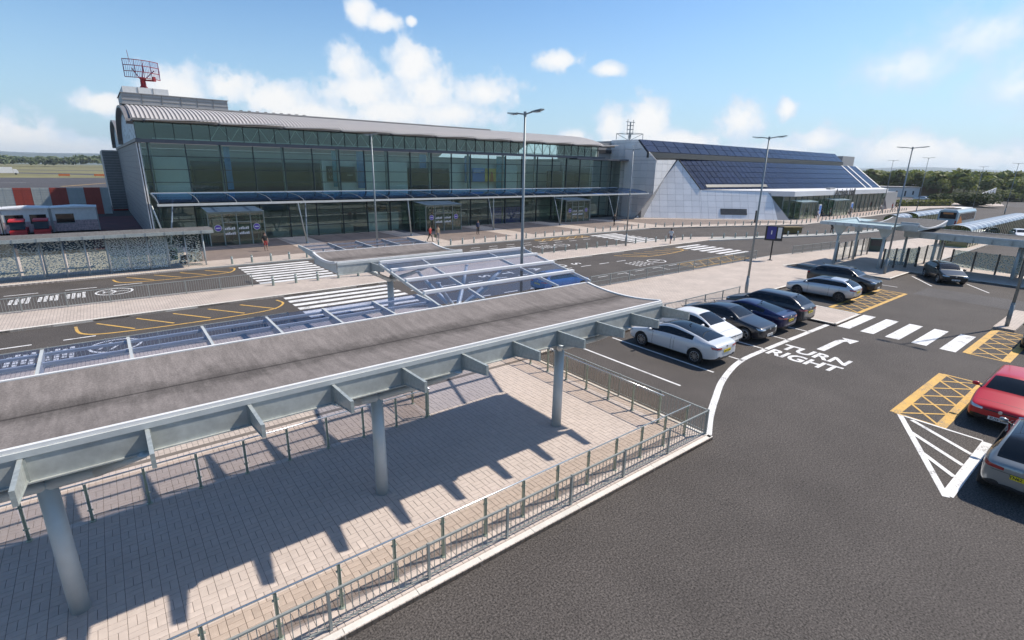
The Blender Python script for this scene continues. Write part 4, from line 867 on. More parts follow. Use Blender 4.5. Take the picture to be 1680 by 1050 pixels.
def mast():
    t = thing('lattice_mast', 'small steel lattice aerial mast on top of the white panelled block', 'mast', (74.6, 62, 13.2)); m = MB()
    for sx, sy in ((-1, -1), (1, -1), (1, 1), (-1, 1)): m.bar((1.6*sx, 1.6*sy, 0), (1.6*sx, 1.6*sy, 1.0), .07); m.bar((1.6*sx, 1.6*sy, 1.0), (.2*sx, .2*sy, 0), .07); m.bar((1.6*sx, 1.6*sy, 1.0), (-1.6*sy, 1.6*sx, 1.0), .07)
    m.build('base_frame', 'lamp_steel', t); c = MB(); c.tube((0, 0, 0), (0, 0, 2.9), .11, 8)
    for z in (1.0, 1.7, 2.35): c.bar((-.75, 0, z), (.75, 0, z), .07); c.bar((0, -.75, z), (0, .75, z), .07)
    c.build('mast_pole', 'lamp_steel', t); MB().bar((-1.1, 0, 2.9), (1.1, 0, 2.9), .1).build('head_bar', 'lamp_steel', t)
    for x in (-.75, .75): MB().tube((x, 0, 1.0), (x, 0, 3.3), .05, 6).build('aerial', 'lamp_steel', t)
mast()

# ------------------------------------------------------------------ left: bus shelter, yard
def left_shelter():
    t = thing('bus_shelter', 'long grey bus shelter with patterned glass in front of the terminal end', 'shelter', (-9, 47.6, .117))
    r = MB(); r.extr([(0, -1.0, 2.75), (0, -1.05, 2.9), (0, -.6, 3.0), (0, 1.3, 2.95), (0, 1.3, 2.8), (0, -.8, 2.68)], (15.65, 0, 0)); r.build('roof', 'roof_felt_local', t); MB().b(0, 15.65, -1.12, -1.055, 2.66, 2.9).build('gutter', 'galv', t)
    for i in range(13): MB().b(1.2*i+.4, 1.2*i+.46, -1.14, -1.125, 2.66, 2.9).build('gutter_joint', 'lamp_steel', t)
    for i in range(12):
        x = .45+1.23*i+1.0
        if x < 15.4: MB().tube((x, 0, 0), (x, .05, 2.75), .055, 10).build('post', 'steel_blue', t, smooth=True)
    for x in (1.5, 5.2, 8.8, 12.5, 15.1): MB().tube((x, 1.1, 0), (x, 1.1, 2.8), .055, 10).build('post', 'steel_blue', t, smooth=True)
    for i in range(12):
        x = 1.45+1.23*i
        if x+1.2 > 15.4: break
        if 6 <= i <= 8: MB().b(x+.07, x+1.16, .0, .012, .12, 2.6).build('glass_pane', 'frit_glass', t)
        MB().b(x+.07, x+1.16, 1.1, 1.112, .15, 2.5).build('glass_pane', 'frit_glass_sparse', t)
    for x in (2.4, 6.1, 9.7):
        MB().b(x, x+1.8, .6, 1.0, .42, .47).build('bench', 'galv', t)
    MB().b(15.0, 15.02, .2, 1.0, .3, 2.5).build('glass_pane', 'frit_glass_sparse', t)
left_shelter()
def yard():
    f = thing('striped_fence', 'tall slatted fence in alternating red and pale grey bays beyond the yard', 'fence', (1.7, 104.7, 0)); ms = {}
    for m in ('red_fence', 'pale_fence'):
        b = MB()
        for k in range(12): b.b(.04, 1.0, -.02, .02, .1+.335*k, .1+.335*k+.27)
        b.b(0, .05, -.04, .04, 0, 4.12); b.b(.97, 1.01, -.03, .03, 0, 4.12); b.b(.0, 1.0, .03, .05, .05, 4.1); ms[m] = b.mesh('fence_panel', m)
    for i in range(26): link('fence_panel', ms['red_fence' if (i+1)//2 % 2 == 1 else 'pale_fence'], f, (-1.7-1.0*i+.3, 0, 0))
    w = thing('corrugated_block', 'grey corrugated metal block standing against the end of the terminal', 'building', (2.6, 111, 0)); MB().b(-1.05, 1.05, 0, 22, .3, 9.8).build('wall', 'grey_clad', w)
    for k in range(22): MB().b(-1.07, 1.07, -.03, -.002, .4+.42*k, .4+.42*k+.36).build('cladding_strip', 'louvre', w)
    MB().b(-1.0, 1.0, .5, 21, -.05, .3).build('plinth', 'red', w)
    sheet('red_yard_surface', -1.2, 3.6, 62.5, 100, .006, 'red_yard')
    def cabin(x0, x1, label, wins):
        t = thing('site_cabin', label, 'cabin', ((x0+x1)/2, 78.6, 0)); h = (x1-x0)/2; MB().b(-h, h, 0, 3.4, .25, 1.45).build('lower_wall', 'mottled', t); MB().b(-h, h, 0, 3.4, 1.45, 2.82).build('upper_wall', 'off_white', t)
        MB().extr([(-h-.05, -.15, 2.82), (h+.05, -.15, 2.82), (h+.05, -.15, 2.9), (0, -.15, 3.02), (-h-.05, -.15, 2.9)], (0, 3.7, 0)).build('roof', 'white_paint', t); MB().b(-h+.2, h-.2, .3, 3, 0, .25).build('skid', 'dark', t)
        for a, b in wins: w_ = MB().b(a, b, -.03, -.002, 1.2, 2.2).build('window', 'car_glass', t); MB().b(a-.06, b+.06, -.02, .0, 1.12, 1.19).build('window_sill', 'grey_clad', w_)
        for x in (-h, h): MB().b(x-.06, x+.06, -.04, -.001, .2, 2.85).build('corner_post', 'grey_clad', t)
    cabin(-8.75, -4.75, 'white site cabin with two dark windows behind the red tugs', ((-1.7, -.2), (.3, 1.7))); cabin(-4.6, -.5, 'white site cabin with one dark window next to the terminal end wall', ((-1.7, -.1),)); cabin(-13, -8.95, 'white site cabin at the very left edge of the yard', ((-1.5, 1.2),))
    def tug(x, label):
        t = thing('airport_tug', label, 'vehicle', (x, 75.0, 0)); MB().extr([(-.68, 0, .35), (-.68, 2.6, .35), (-.68, 2.6, 1.0), (-.68, .9, 1.05), (-.68, .1, .85)], (1.36, 0, 0)).build('body', 'red', t); MB().extr([(-.64, .15, 1.9), (-.64, 1.5, 1.98), (-.64, 1.5, 1.84), (-.64, .1, 1.74)], (1.28, 0, 0)).build('cab_roof', 'red', t)
        MB().extr([(-.6, .12, .95), (-.6, .3, 1.74), (-.6, 1.4, 1.8), (-.6, 1.4, 1.0)], (1.2, 0, 0)).build('cab_glass', 'car_glass', t); MB().b(-.7, .7, -.06, .0, .62, .82).build('light_bar', 'red', t)
        for sx in (-.62, .62):
            for y in (.5, 2.1): MB().lathe([(.0, -.1), (.3, -.1), (.34, 0), (.3, .1), (0, .1)], 14, 'X', (sx, y, .34)).build('wheel', 'rubber', t, smooth=True)
    tug(-7.3, 'small red airport tug, the left one of the pair'); tug(-5.4, 'small red airport tug, the right one of the pair')
    v = thing('airfield_truck', 'white airfield truck far out on the grass at the left edge', 'vehicle', (-38, 400, 0), R(5)); MB().b(-5, 3, -1.3, 1.3, .9, 4).build('box_body', 'white_paint', v); MB().extr([(3.1, -1.25, .8), (5.2, -1.25, .8), (5.2, -1.25, 1.9), (4.6, -1.25, 2.9), (3.1, -1.25, 2.9)], (0, 2.5, 0)).build('cab', 'white_paint', v)
    for x in (-3.5, 4): MB().lathe([(0, -1.35), (.5, -1.35), (.5, 1.35), (0, 1.35)], 12, 'Y', (x, 0, .5)).build('wheels', 'rubber', v)
    for x, y, lab in ((-12, 350, 'orange airfield marker board, left of two on the grass'), (2, 352, 'orange airfield marker board, right of two on the grass')):
        s = thing('marker_board', lab, 'sign', (x, y, 0)); MB().b(-2.2, 2.2, -.1, .1, .5, 1.5).build('board', 'ad_orange', s)
        for k in (-1.8, 1.8): MB().b(k-.06, k+.06, -.06, .06, 0, .5).build('leg', 'dark', s)
mat('red_yard', (.13, .03, .03), .8, var=.3, scale=.6); mat('mottled', (.5, .36, .36), .7, var=.45, scale=5)
yard()

# ------------------------------------------------------------------ cars
def ev_mesh(o):
    dg = bpy.context.evaluated_depsgraph_get(); dg.update(); return bpy.data.meshes.new_from_object(o.evaluated_get(dg))
def paint(name, c, metal=.35, rough=.28): return mat(name, c, rough, metal, var=.0, coat=.6)
WH = {}
def wheel_meshes(r, w, ns, dark):
    k = (r, w, ns, dark)
    if k in WH: return WH[k]
    ri = r*.70; ty = MB().lathe([(ri, -w/2+.01), (r*.93, -w/2), (r, -w/2+.03), (r, w/2-.03), (r*.93, w/2), (ri, w/2-.01), (ri*.97, w/2-.03), (ri*.95, -w/2+.03), (ri, -w/2+.01)], 28, 'Y').mesh('tyre', 'rubber', True)
    m = MB(); m.lathe([(ri*.99, w/2-.012), (ri*.93, w/2-.004), (ri*.88, w/2-.03)], 28, 'Y'); m.lathe([(0, w/2-.02), (ri*.2, w/2-.015), (ri*.24, w/2-.05)], 14, 'Y')
    for i in range(ns):
        a = 2*math.pi*i/ns; ca, sa = math.cos(a), math.sin(a); p = lambda rr, t, y: (rr*ca - t*sa, y, rr*sa + t*ca); ws = ri*(.10 if ns > 7 else .17)
        q = [p(ri*.15, -ws*.8, w/2-.03), p(ri*.92, -ws*.6, w/2-.02), p(ri*.92, ws*.6, w/2-.02), p(ri*.15, ws*.8, w/2-.03)]; m.extr(q, (0, -.02, 0))
    rim = m.mesh('rim', 'alloy_dark' if dark else 'alloy'); bk = MB().lathe([(0, w/2-.07), (ri*.96, w/2-.07)], 24, 'Y').mesh('brake_disc', 'black')
    WH[k] = (ty, rim, bk); return WH[k]
def smooth(x, pts):
    """piecewise interpolation with eased corners"""
    return float(np.interp(x, [p[0] for p in pts], [p[1] for p in pts]))
def car(label, loc, heading, paintm, L, W, H, wb, fo, r, zn, xc, zc, xrf, xrr, xrb, zrb, zt, ns=10, dark_rim=False, roof='paint', plate='', rt=.62, detail=True, tail_wide=True, name='parked_car', front_plate=True, cls='car', roof_x=None, grille=(.30, .55), hatch=True):
    hw = W/2
    st = sorted(set([0, .05, .16, .38, xc*.62, xc-.10, xc, xc+(xrf-xc)*.5, xrf, xrf+.18, (xrf+xrr)/2, xrr-.15, xrr, (xrr+xrb)/2, xrb, min(xrb+.12, L-.3), L-.22, L-.06, L]))
    wpts = [(0, .74), (.05, .84), (.16, .92), (.38, .965), (fo, 1.0), (L-.8, 1.0), (L-.38, .965), (L-.06, .87), (L, .79)]
    bpts = [(0, zn-.12), (.05, zn-.045), (.16, zn), (.38, zn+.05), (xc-.1, zc-.015), (xc, zc), (xrr, zc+.045), (xrb, zrb), (L-.22, zt), (L-.06, zt-.05), (L, zt-.14)]
    tpts = [(xc, zc+.045), (xc+(xrf-xc)*.5, zc+(H-zc)*.60), (xrf, H-.035), (xrf+.18, H-.008), ((xrf+xrr)/2, H), (xrr-.15, H-.025), (xrr, H-.05), ((xrr+xrb)/2, zrb+(H-zrb)*.56), (xrb, zrb+.035)]
    rings = []
    for x in st:
        wm = hw*smooth(x, wpts); zb = smooth(x, bpts); zl = smooth(x, [(0, .33), (.1, .24), (.5, .19), (L-.6, .20), (L-.1, .30), (L, .40)]); wbt = wm*.925
        cab = xc-.001 <= x <= xrb+.001
        row = [(0, zl), (.82*wm, zl), (.97*wm, zl+.09), (wm, zl+.42*(zb-zl)), (.985*wm, zl+.80*(zb-zl)), (wbt, zb)]
        if cab:
            zt_ = smooth(x, tpts); f = max(0, min(1, (zt_-zb)/(H-zb))); wt = wbt*.88*(1-f) + hw*rt*f; z6 = zb+.014+(zt_-zb-.014-.05*f)*1.0 if f > .02 else zb+.02
            p6 = (wt, z6); p5 = (wbt-.015, zb+.008); row += [(p5[0]+(p6[0]-p5[0])*.86, p5[1]+(p6[1]-p5[1])*.86), p6, (.60*wt, zt_-.014*f-.004), (0, zt_)]
        else: row += [(.93*wbt, zb+.012), (.85*wbt, zb+.02), (.5*wbt, zb+.034), (0, zb+.04)]
        rings.append([(L/2-x, y, z) for y, z in row])
    n = 10; ring = 2*n-2; vs = []
    for rr in rings: vs += rr + [(p[0], -p[1], p[2]) for p in rr[-2:0:-1]]
    fs, mi = [], []
    for i in range(len(st)-1):
        a, b = st[i], st[i+1]
        for j in range(ring):
            jj = j if j < n-1 else ring-1-j                 # row index on either side
            k = 0
            if a >= xc-.01 and b <= xrf+.01 and jj in (7, 8): k = 1
            elif a >= xrr-.01 and b <= xrb+.01 and jj in (7, 8): k = 2
            elif jj == 5 and a >= xc-.01 and b <= xrb-.05 and not (b > (xrr+xrb)/2+.01): k = 3
            elif roof == 'glass' and jj in (7, 8) and a >= xrf-.01 and b <= xrr+.01: k = 4
            elif roof == 'half' and jj in (7, 8) and a >= xrf-.01 and b <= (xrf+xrr)/2+.01: k = 4
            elif jj in (0, 1): k = 5
            fs.append((i*ring+j, i*ring+(j+1) % ring, (i+1)*ring+(j+1) % ring, (i+1)*ring+j)); mi.append(k)
    m_ = len(st)-1; fs += [tuple(range(ring))[::-1], tuple(m_*ring+q for q in range(ring))]; mi += [0, 0]
    me = bpy.data.meshes.new('car'); me.from_pydata(vs, [], fs)
    for q in (paintm, 'car_glass', 'car_glass', 'car_glass', 'car_glass', 'dark'): me.materials.append(MT[q])
    me.polygons.foreach_set('material_index', mi); bm = bmesh.new(); bm.from_mesh(me); bmesh.ops.recalc_face_normals(bm, faces=bm.faces); bm.to_mesh(me); bm.free()
    tmp = bpy.data.objects.new('tmp', me); col.objects.link(tmp); ss = tmp.modifiers.new('s', 'SUBSURF'); ss.levels = ss.render_levels = 2
    fx, rx = L/2-fo, L/2-fo-wb
    if detail:
        cut = MB()
        for x in (fx, rx):
            for s in (-1, 1): cut.lathe([(0, s*(hw-.30)), (r+.055, s*(hw-.30)), (r+.055, s*(hw+.2)), (0, s*(hw+.2))], 28, 'Y', (x, 0, r+.01))
        co = bpy.data.objects.new('cut', cut.mesh('cut', ['black']*6)); col.objects.link(co); co.data.polygons.foreach_set('material_index', [5]*len(co.data.polygons)); bo = tmp.modifiers.new('b', 'BOOLEAN'); bo.operation = 'DIFFERENCE'; bo.solver = 'EXACT'; bo.object = co; bo.material_mode = 'INDEX'
    full = ev_mesh(tmp); bpy.data.objects.remove(tmp)
    if detail: bpy.data.objects.remove(co)
    t = thing(name, label, cls, (*loc, 0), heading)
    V = np.array([v.co[:] for v in full.vertices]); polys = [(tuple(p.vertices), p.material_index, p.center.copy()) for p in full.polygons]
    groups = {}
    for vv, k, c in polys:
        key = {1: 'windscreen', 2: 'rear_window', 4: 'roof_panel'}.get(k, 'body')
        if k == 3: key = ('side_window', c.y > 0)
        groups.setdefault(key, []).append((vv, k))
    for key, pl in groups.items():
        used = sorted({i for vv, _ in pl for i in vv}); mp = {i: q for q, i in enumerate(used)}
        sm = bpy.data.meshes.new('m'); sm.from_pydata([tuple(V[i]) for i in used], [], [tuple(mp[i] for i in vv) for vv, _ in pl])
        for q in ((paintm, 'dark') if key == 'body' else ('car_glass',)): sm.materials.append(MT[q])
        sm.polygons.foreach_set('material_index', [1 if k == 5 and key == 'body' else 0 for _, k in pl]); sm.polygons.foreach_set('use_smooth', [True]*len(pl)); sm.update()
        nm = key if isinstance(key, str) else key[0]; link(nm, sm, t)
    tri = BVHTree.FromPolygons([tuple(v) for v in V], [p[0] for p in polys])
    ty, rim, bk = wheel_meshes(r, .215, ns, dark_rim)
    for x in (fx, rx):
        for s in (-1, 1):
            w_ = link('wheel', ty, t, (x, s*(hw-.125), r), (0, 0, 0 if s > 0 else math.pi)); link('rim', rim, w_); link('brake_disc', bk, w_)
    def patch(nm, m, axis, u0, u1, v0, v1, nu=8, nv=4, off=.008, shape=None, par=None):
        o = {'f': Vector((1, 0, 0)), 'r': Vector((-1, 0, 0)), 'l': Vector((0, 1, 0)), 'R': Vector((0, -1, 0)), 't': Vector((0, 0, 1))}[axis]; vs, ok = [], {}
        for i in range(nu+1):
            for j in range(nv+1):
                u = u0+(u1-u0)*i/nu; a, b = (v0, v1) if shape is None else shape(i/nu); v = a+(b-a)*j/nv
                org = {'f': (4, u, v), 'r': (-4, u, v), 'l': (u, 2, v), 'R': (u, -2, v), 't': (u, v, 4)}[axis]
                h = tri.ray_cast(Vector(org), -o)
                if h[0] is None: continue
                ok[(i, j)] = len(vs); vs.append(h[0] + (h[1] if h[1].dot(o) > 0 else -h[1])*off)
        fc = [(ok[(i, j)], ok[(i+1, j)], ok[(i+1, j+1)], ok[(i, j+1)]) for i in range(nu) for j in range(nv) if all(q in ok for q in ((i, j), (i+1, j), (i+1, j+1), (i, j+1)))]
        if not fc: return None
        mb = MB().add(vs, fc); return mb.build(nm, m, par or t, smooth=True)
    for s in (-1, 1):
        mr = MB(); mr.add([], []); x = L/2-xc-.30; y = hw*.93
        g = [(x+.10*math.cos(a)*.55, 0, 0) for a in ()]
        mm = MB().lathe([(0, -.11), (.045, -.10), (.07, -.03), (.072, .04), (.05, .09), (0, .10)], 12, 'Y', (x, s*(y+.12), zc+.07)).build('wing_mirror', paintm, t, smooth=True); MB().bar((x, s*(y-.03), zc+.02), (x, s*(y+.08), zc+.04), .07, .035).build('mirror_stalk', 'black', mm)
    if detail:
        fz = zn
        for s in (-1, 1):
            patch('headlight', 'lamp_clear', 'f', s*hw*.50, s*hw*.90, fz-.13, fz-.03, 8, 3, .01, lambda q: (fz-.12+.02*q, fz-.06+.05*q))
            patch('tail_light', 'tail_red', 'r', s*hw*.45, s*hw*.90, zt-.2, zt-.08, 8, 3, .01, lambda q: (zt-.19+.01*q, zt-.12+.04*q))
            patch('fog_trim', 'black', 'f', s*hw*.52, s*hw*.82, .34, .46, 5, 2, .006)
            for xd in (L/2-xc-.42, L/2-(xrf+xrr)/2-.12, L/2-xrr+.12):
                patch('door_seam', 'black', 'l' if s > 0 else 'R', xd-.007, xd+.007, .30, zc-.03, 1, 8, .003)
            for xd in ((L/2-(xrf+xrr)/2+.12), (L/2-xrr+.02)):
                patch('door_handle', paintm, 'l' if s > 0 else 'R', xd-.10, xd+.10, zc-.135, zc-.105, 4, 1, .025)
            patch('sill_trim', 'dark', 'l' if s > 0 else 'R', rx+r+.1, fx-r-.1, .2, .29, 8, 1, .006)
        patch('grille', 'black', 'f', -hw*grille[1], hw*grille[1], .28, .28+.17, 10, 3, .006)
        patch('upper_grille', 'black', 'f', -hw*.46, hw*.46, fz-.12, fz-.085, 10, 1, .007)
        patch('bumper_trim', 'dark', 'r', -hw*.75, hw*.75, .34, .46, 10, 2, .006)
        patch('bonnet_seam', 'black', 't', L/2-.42, L/2-.408, -hw*.8, hw*.8, 1, 10, .002)
        if hatch: patch('boot_seam', 'black', 'r', -hw*.72, hw*.72, zt-.235, zt-.225, 10, 1, .004)
        def plate_(axis, z, m, txt):
            h = tri.ray_cast(Vector((4 if axis == 'f' else -4, 0, z)), Vector((-1 if axis == 'f' else 1, 0, 0)))
            if h[0] is None: return
            s = 1 if axis == 'f' else -1; x = h[0].x + s*.018
            p = MB().b(x-.008, x+.008, -.26, .26, z-.057, z+.057).build('number_plate', m, t)
            link('plate_lettering', text_mesh(txt, .105, .001, 'black', bold=.003), p, (x+s*.0095, 0, z), (R(90), 0, R(90) if s > 0 else R(-90)))
        if front_plate: plate_('f', .42, 'plate_white', plate)
        plate_('r', zt-.30 if not tail_wide else zt-.29, 'plate_yellow', plate)
        for ax, z in (('f', fz-.10), ('r', zt-.10)):
            h = tri.ray_cast(Vector((4 if ax == 'f' else -4, 0, z)), Vector((-1 if ax == 'f' else 1, 0, 0)))
            if h[0] is not None: s = 1 if ax == 'f' else -1; MB().lathe([(.0, s*.015), (.05, s*.015), (.058, 0)], 14, 'X', tuple(h[0])).build('badge', 'alloy', t)
        MB().extr([(-L/2+L-xrr-.0, -.012, H-.04), (-L/2+L-xrr-.12, -.012, H+.035), (-L/2+L-xrr-.14, -.012, H+.03), (-L/2+L-xrr-.1, -.012, H-.04)], (0, .024, 0)).build('roof_aerial', 'black', t)
    return t
paint('pearl_white', (.62, .64, .66), .1); paint('white_gloss', (.74, .74, .74), .0); paint('navy', (.007, .009, .016), .2); paint('deep_blue', (.003, .006, .06), .3); paint('mid_grey', (.035, .038, .044), .4); paint('silver', (.52, .55, .58), .45); paint('graphite', (.035, .037, .04), .5); paint('dark_green', (.008, .013, .014), .3); mat('bright_red', (.46, .0, .008), .3, 0, var=0, coat=.3); paint('pale_silver', (.30, .315, .31), .5); paint('sky_blue', (.02, .09, .30), .2)
SAL = dict(L=4.69, W=1.85, H=1.44, wb=2.875, fo=.84, r=.335, zn=.72, xc=1.05, zc=.93, xrf=1.95, xrr=2.75, xrb=4.25, zrb=1.03, zt=1.02)
SML = dict(L=4.05, W=1.76, H=1.48, wb=2.55, fo=.76, r=.31, zn=.76, xc=.92, zc=.96, xrf=1.78, xrr=2.95, xrb=3.88, zrb=1.02, zt=.98)
SAL2 = dict(L=4.61, W=1.86, H=1.48, wb=2.735, fo=.87, r=.345, zn=.80, xc=1.28, zc=1.0, xrf=2.0, xrr=3.05, xrb=4.15, zrb=1.06, zt=1.05)
CPE = dict(L=4.68, W=1.85, H=1.39, wb=2.76, fo=.88, r=.335, zn=.75, xc=1.35, zc=.95, xrf=2.05, xrr=2.95, xrb=4.25, zrb=1.03, zt=1.02)
SUV = dict(L=4.58, W=1.86, H=1.63, wb=2.77, fo=.86, r=.36, zn=.88, xc=1.15, zc=1.10, xrf=1.85, xrr=3.7, xrb=4.32, zrb=1.15, zt=1.10, rt=.66)
HAT = dict(L=4.28, W=1.79, H=1.47, wb=2.64, fo=.86, r=.325, zn=.76, xc=1.10, zc=.98, xrf=1.85, xrr=3.55, xrb=4.08, zrb=1.06, zt=1.02, rt=.65)
MPV = dict(L=4.27, W=1.81, H=1.57, wb=2.77, fo=.76, r=.35, zn=.82, xc=.85, zc=1.04, xrf=1.75, xrr=3.45, xrb=4.05, zrb=1.08, zt=1.04, rt=.65)
UP, DN = R(90), R(-90)
car('pearl white fastback saloon with a black glass roof, parked nose to the kerb', (20.22, 12.9), UP, 'pearl_white', ns=10, roof='glass', plate='EU71 LVR', **SAL)
car('rounded white hatchback parked facing out beside the fastback saloon', (22.62, 13.5), DN, 'white_gloss', ns=8, plate='YK21 FNZ', **SML)
car('dark navy saloon with a chromed nose parked facing out', (25.0, 13.3), DN, 'navy', ns=5, plate='KY70 PLS', **SAL2)
car('deep blue coupe parked nose in, between the navy saloon and the grey estate', (27.4, 13.45), UP, 'deep_blue', ns=5, plate='LD19 KXA', dark_rim=True, **CPE)
car('grey sport utility car parked nose in, last in the row by the paved spur', (29.7, 13.4), UP, 'mid_grey', ns=5, plate='YJ22 VXE', dark_rim=True, **SUV)
car('silver five-door hatchback with a white-lit rear roof on the yellow hatching', (37.85, 13.68), UP, 'silver', ns=5, roof='half', plate='EU26 LSR', dark_rim=True, **HAT)
car('dark grey sport utility car behind the silver hatchback, facing out', (42.2, 14.0), DN, 'graphite', ns=5, plate='KR23 TUC', dark_rim=True, **SUV)
car('dark green hatchback parked askew in front of the right-hand shelter', (52.45, 10.35), math.atan2(-.535, -.845), 'dark_green', ns=5, plate='LB21 AUD', **HAT)
car('bright red hatchback facing left at the right edge of the picture', (24.2, 2.02), R(180), 'bright_red', ns=5, plate='EU26 LSR', **HAT)
car('pale silver hatchback with a black tailgate cut by the lower right edge', (19.25, .78), 0, 'pale_silver', ns=5, roof='glass', plate='YN62 MWG', **MPV)
car('dark car at the far right edge beside the second yellow hatched box', (36.0, 2.35), R(180), 'dark_green', ns=5, plate='YD68 OKB', **HAT)
car('blue car on the drop-off road half hidden behind the end of the long canopy', (24.2, 25.2), 0, 'sky_blue', ns=5, plate='YT20 GRN', **HAT)
for i, (x, y, p) in enumerate(((219.8, 54.7, 'silver'), (224, 54, 'graphite'), (229, 53.4, 'navy'), (234, 52.6, 'pale_silver'), (239, 51.8, 'white_gloss'))):
    car(('silver car', 'graphite car', 'navy car', 'pale grey car', 'white car')[i] + ' in the far car park between the hedge and the brown building', (x, y), R(75), p, detail=False, **HAT)
car('orange and white taxi beside the green cycle shelter at the right edge', (96.5, 12.2), R(200), 'white_gloss', detail=False, cls='taxi', name='taxi', **HAT)

# ------------------------------------------------------------------ bus
def bus():
    t = thing('city_bus', 'pale blue single-deck bus with an orange rear sign seen from behind', 'bus', (103.0, 21.7, 0)); L_, h, w = 11.0, 3.0, 1.22
    body = MB().extr([(0, -w, .3), (0, w, .3), (0, w, 2.7), (0, w-.18, h), (0, -w+.18, h), (0, -w, 2.7)], (L_, 0, 0)); body.build('body', 'bus_blue', t)
    MB().b(.6, L_-.8, -.85, .85, h, h+.18).build('roof_pod', 'white_paint', t); MB().b(1.2, 3.0, -.8, .8, h+.18, h+.32).build('air_unit', 'dark', t)
    MB().b(-.03, -.002, -1.0, 1.0, 1.75, 2.72).build('rear_window', 'car_glass', t); MB().b(-.045, -.032, -.62, .62, 2.42, 2.66).build('destination_sign', 'sign_orange', t)
    for s in (-1, 1): MB().b(-.03, -.002, s*1.07-.09, s*1.07+.09, .75, 1.5).build('tail_light', 'tail_red', t)
    MB().b(-.03, -.002, -.5, .5, .55, .72).build('engine_grille', 'dark', t); MB().b(-.05, -.002, -1.15, 1.15, .32, .48).build('bumper', 'grey_clad', t)
    for k in range(6):
        for s in (-1, 1): MB().b(1.0+1.6*k, 2.45+1.6*k, s*(w+.002)-.015, s*(w+.002)+.015, 1.45, 2.5).build('side_window', 'car_glass', t)
    MB().extr([(.2, -w-.02, .35), (4.2, -w-.02, .35), (3.0, -w-.02, 1.3), (1.6, -w-.02, 2.2), (.2, -w-.02, 1.2)], (0, .015, 0)).build('orange_graphic', 'sign_orange', t)
    for x in (2.6, 8.6):
        for s in (-1, 1): link('wheel', wheel_meshes(.48, .28, 8, False)[0], t, (x, s*(w-.12), .48))
mat('bus_blue', (.36, .46, .52), .35, var=.06, coat=.6); mat('sign_orange', (.62, .23, .06), .6, var=.2, scale=3)
bus()

# ------------------------------------------------------------------ cycle shelters
def cycle_shelter(label, x0, x1, y, w=2.6, h=2.35, n=16):
    t = thing('cycle_shelter', label, 'shelter', (x0, y, 0)); L_ = x1-x0; a = [(w/2*math.cos(q), h-.55+.55*math.sin(q)) for q in np.linspace(0, math.pi, 9)]
    for i in range(n):
        u, v = L_*i/n+.04, L_*(i+1)/n-.04
        MB().add([(u, yy, z) for yy, z in a] + [(v, yy, z) for yy, z in a], [(j, j+1, 10+j, 9+j) for j in range(8)]).build('roof_pane', 'shelter_blue' if i % 2 else 'shelter_white', t, smooth=True)
        for s in (-1, 1): MB().b(u, v, s*w/2-.01, s*w/2+.01, .15, h-.56).build('side_panel', 'shelter_green', t)
    for i in range(n+1):
        for s in (-1, 1): MB().b(L_*i/n-.03, L_*i/n+.03, s*w/2-.04, s*w/2+.04, 0, h-.5).build('post', 'steel_dark', t)
    MB().add([(0, yy, z) for yy, z in a] + [(0, -w/2, .1), (0, w/2, .1)], [tuple(range(11))]).build('end_panel', 'shelter_green', t)
glass('shelter_green', (.55, .66, .45), .06); mat('shelter_blue', (.13, .17, .24), .4, var=.1); mat('shelter_white', (.30, .36, .42), .4, var=.05)
cycle_shelter('long green-sided shelter with a striped blue barrel roof at the right edge', 78.5, 116, 15.4, h=2.6, n=30)
cycle_shelter('small shelter with a striped blue roof, left of the pale blue bus', 105.0, 122, 27.0, 2.2, 2.2, 12); cycle_shelter('small shelter with a striped blue roof nearest the arrivals bollards', 97.5, 104, 27.4, 2.0, 2.1, 6)

# ------------------------------------------------------------------ right-hand canopies and glass screens
c3 = trough_canopy('walkway_canopy', 'dark grey trough canopy of the right-hand shelter beside the tall lamp post', 0, 4.3, 0, 8.6, 4.05, [], [], [], deep=.38, felt_m='roof_felt_local'); c3.location = (53.8, 17.4, 0); c3.rotation_euler.z = R(-90)
c4 = trough_canopy('walkway_canopy', 'long grey canopy running out of the right edge behind the dark green hatchback', 0, 19.0, 0, 4.6, 3.35, [], [1.2*i for i in range(1, 16)], [], deep=.2, front_len=.12, felt_m='roof_felt_local'); c4.location = (56.2, 14.6, 0); c4.rotation_euler.z = R(-90)
for x, y in ((57.6, 12.5), (59.2, 12.4), (57.2, 7.0), (58.9, 7.0), (57.2, 1.0)): MB().tube((x-56.2, y-14.6, .1), (x-56.2, y-14.6, 3.0), .12, 12, .1).build('column', 'steel_blue', c4, rot=(0, 0, R(90)), smooth=True)
for o in c4.children:
    if o.name.startswith('column'): o.location = (0, 0, 0)
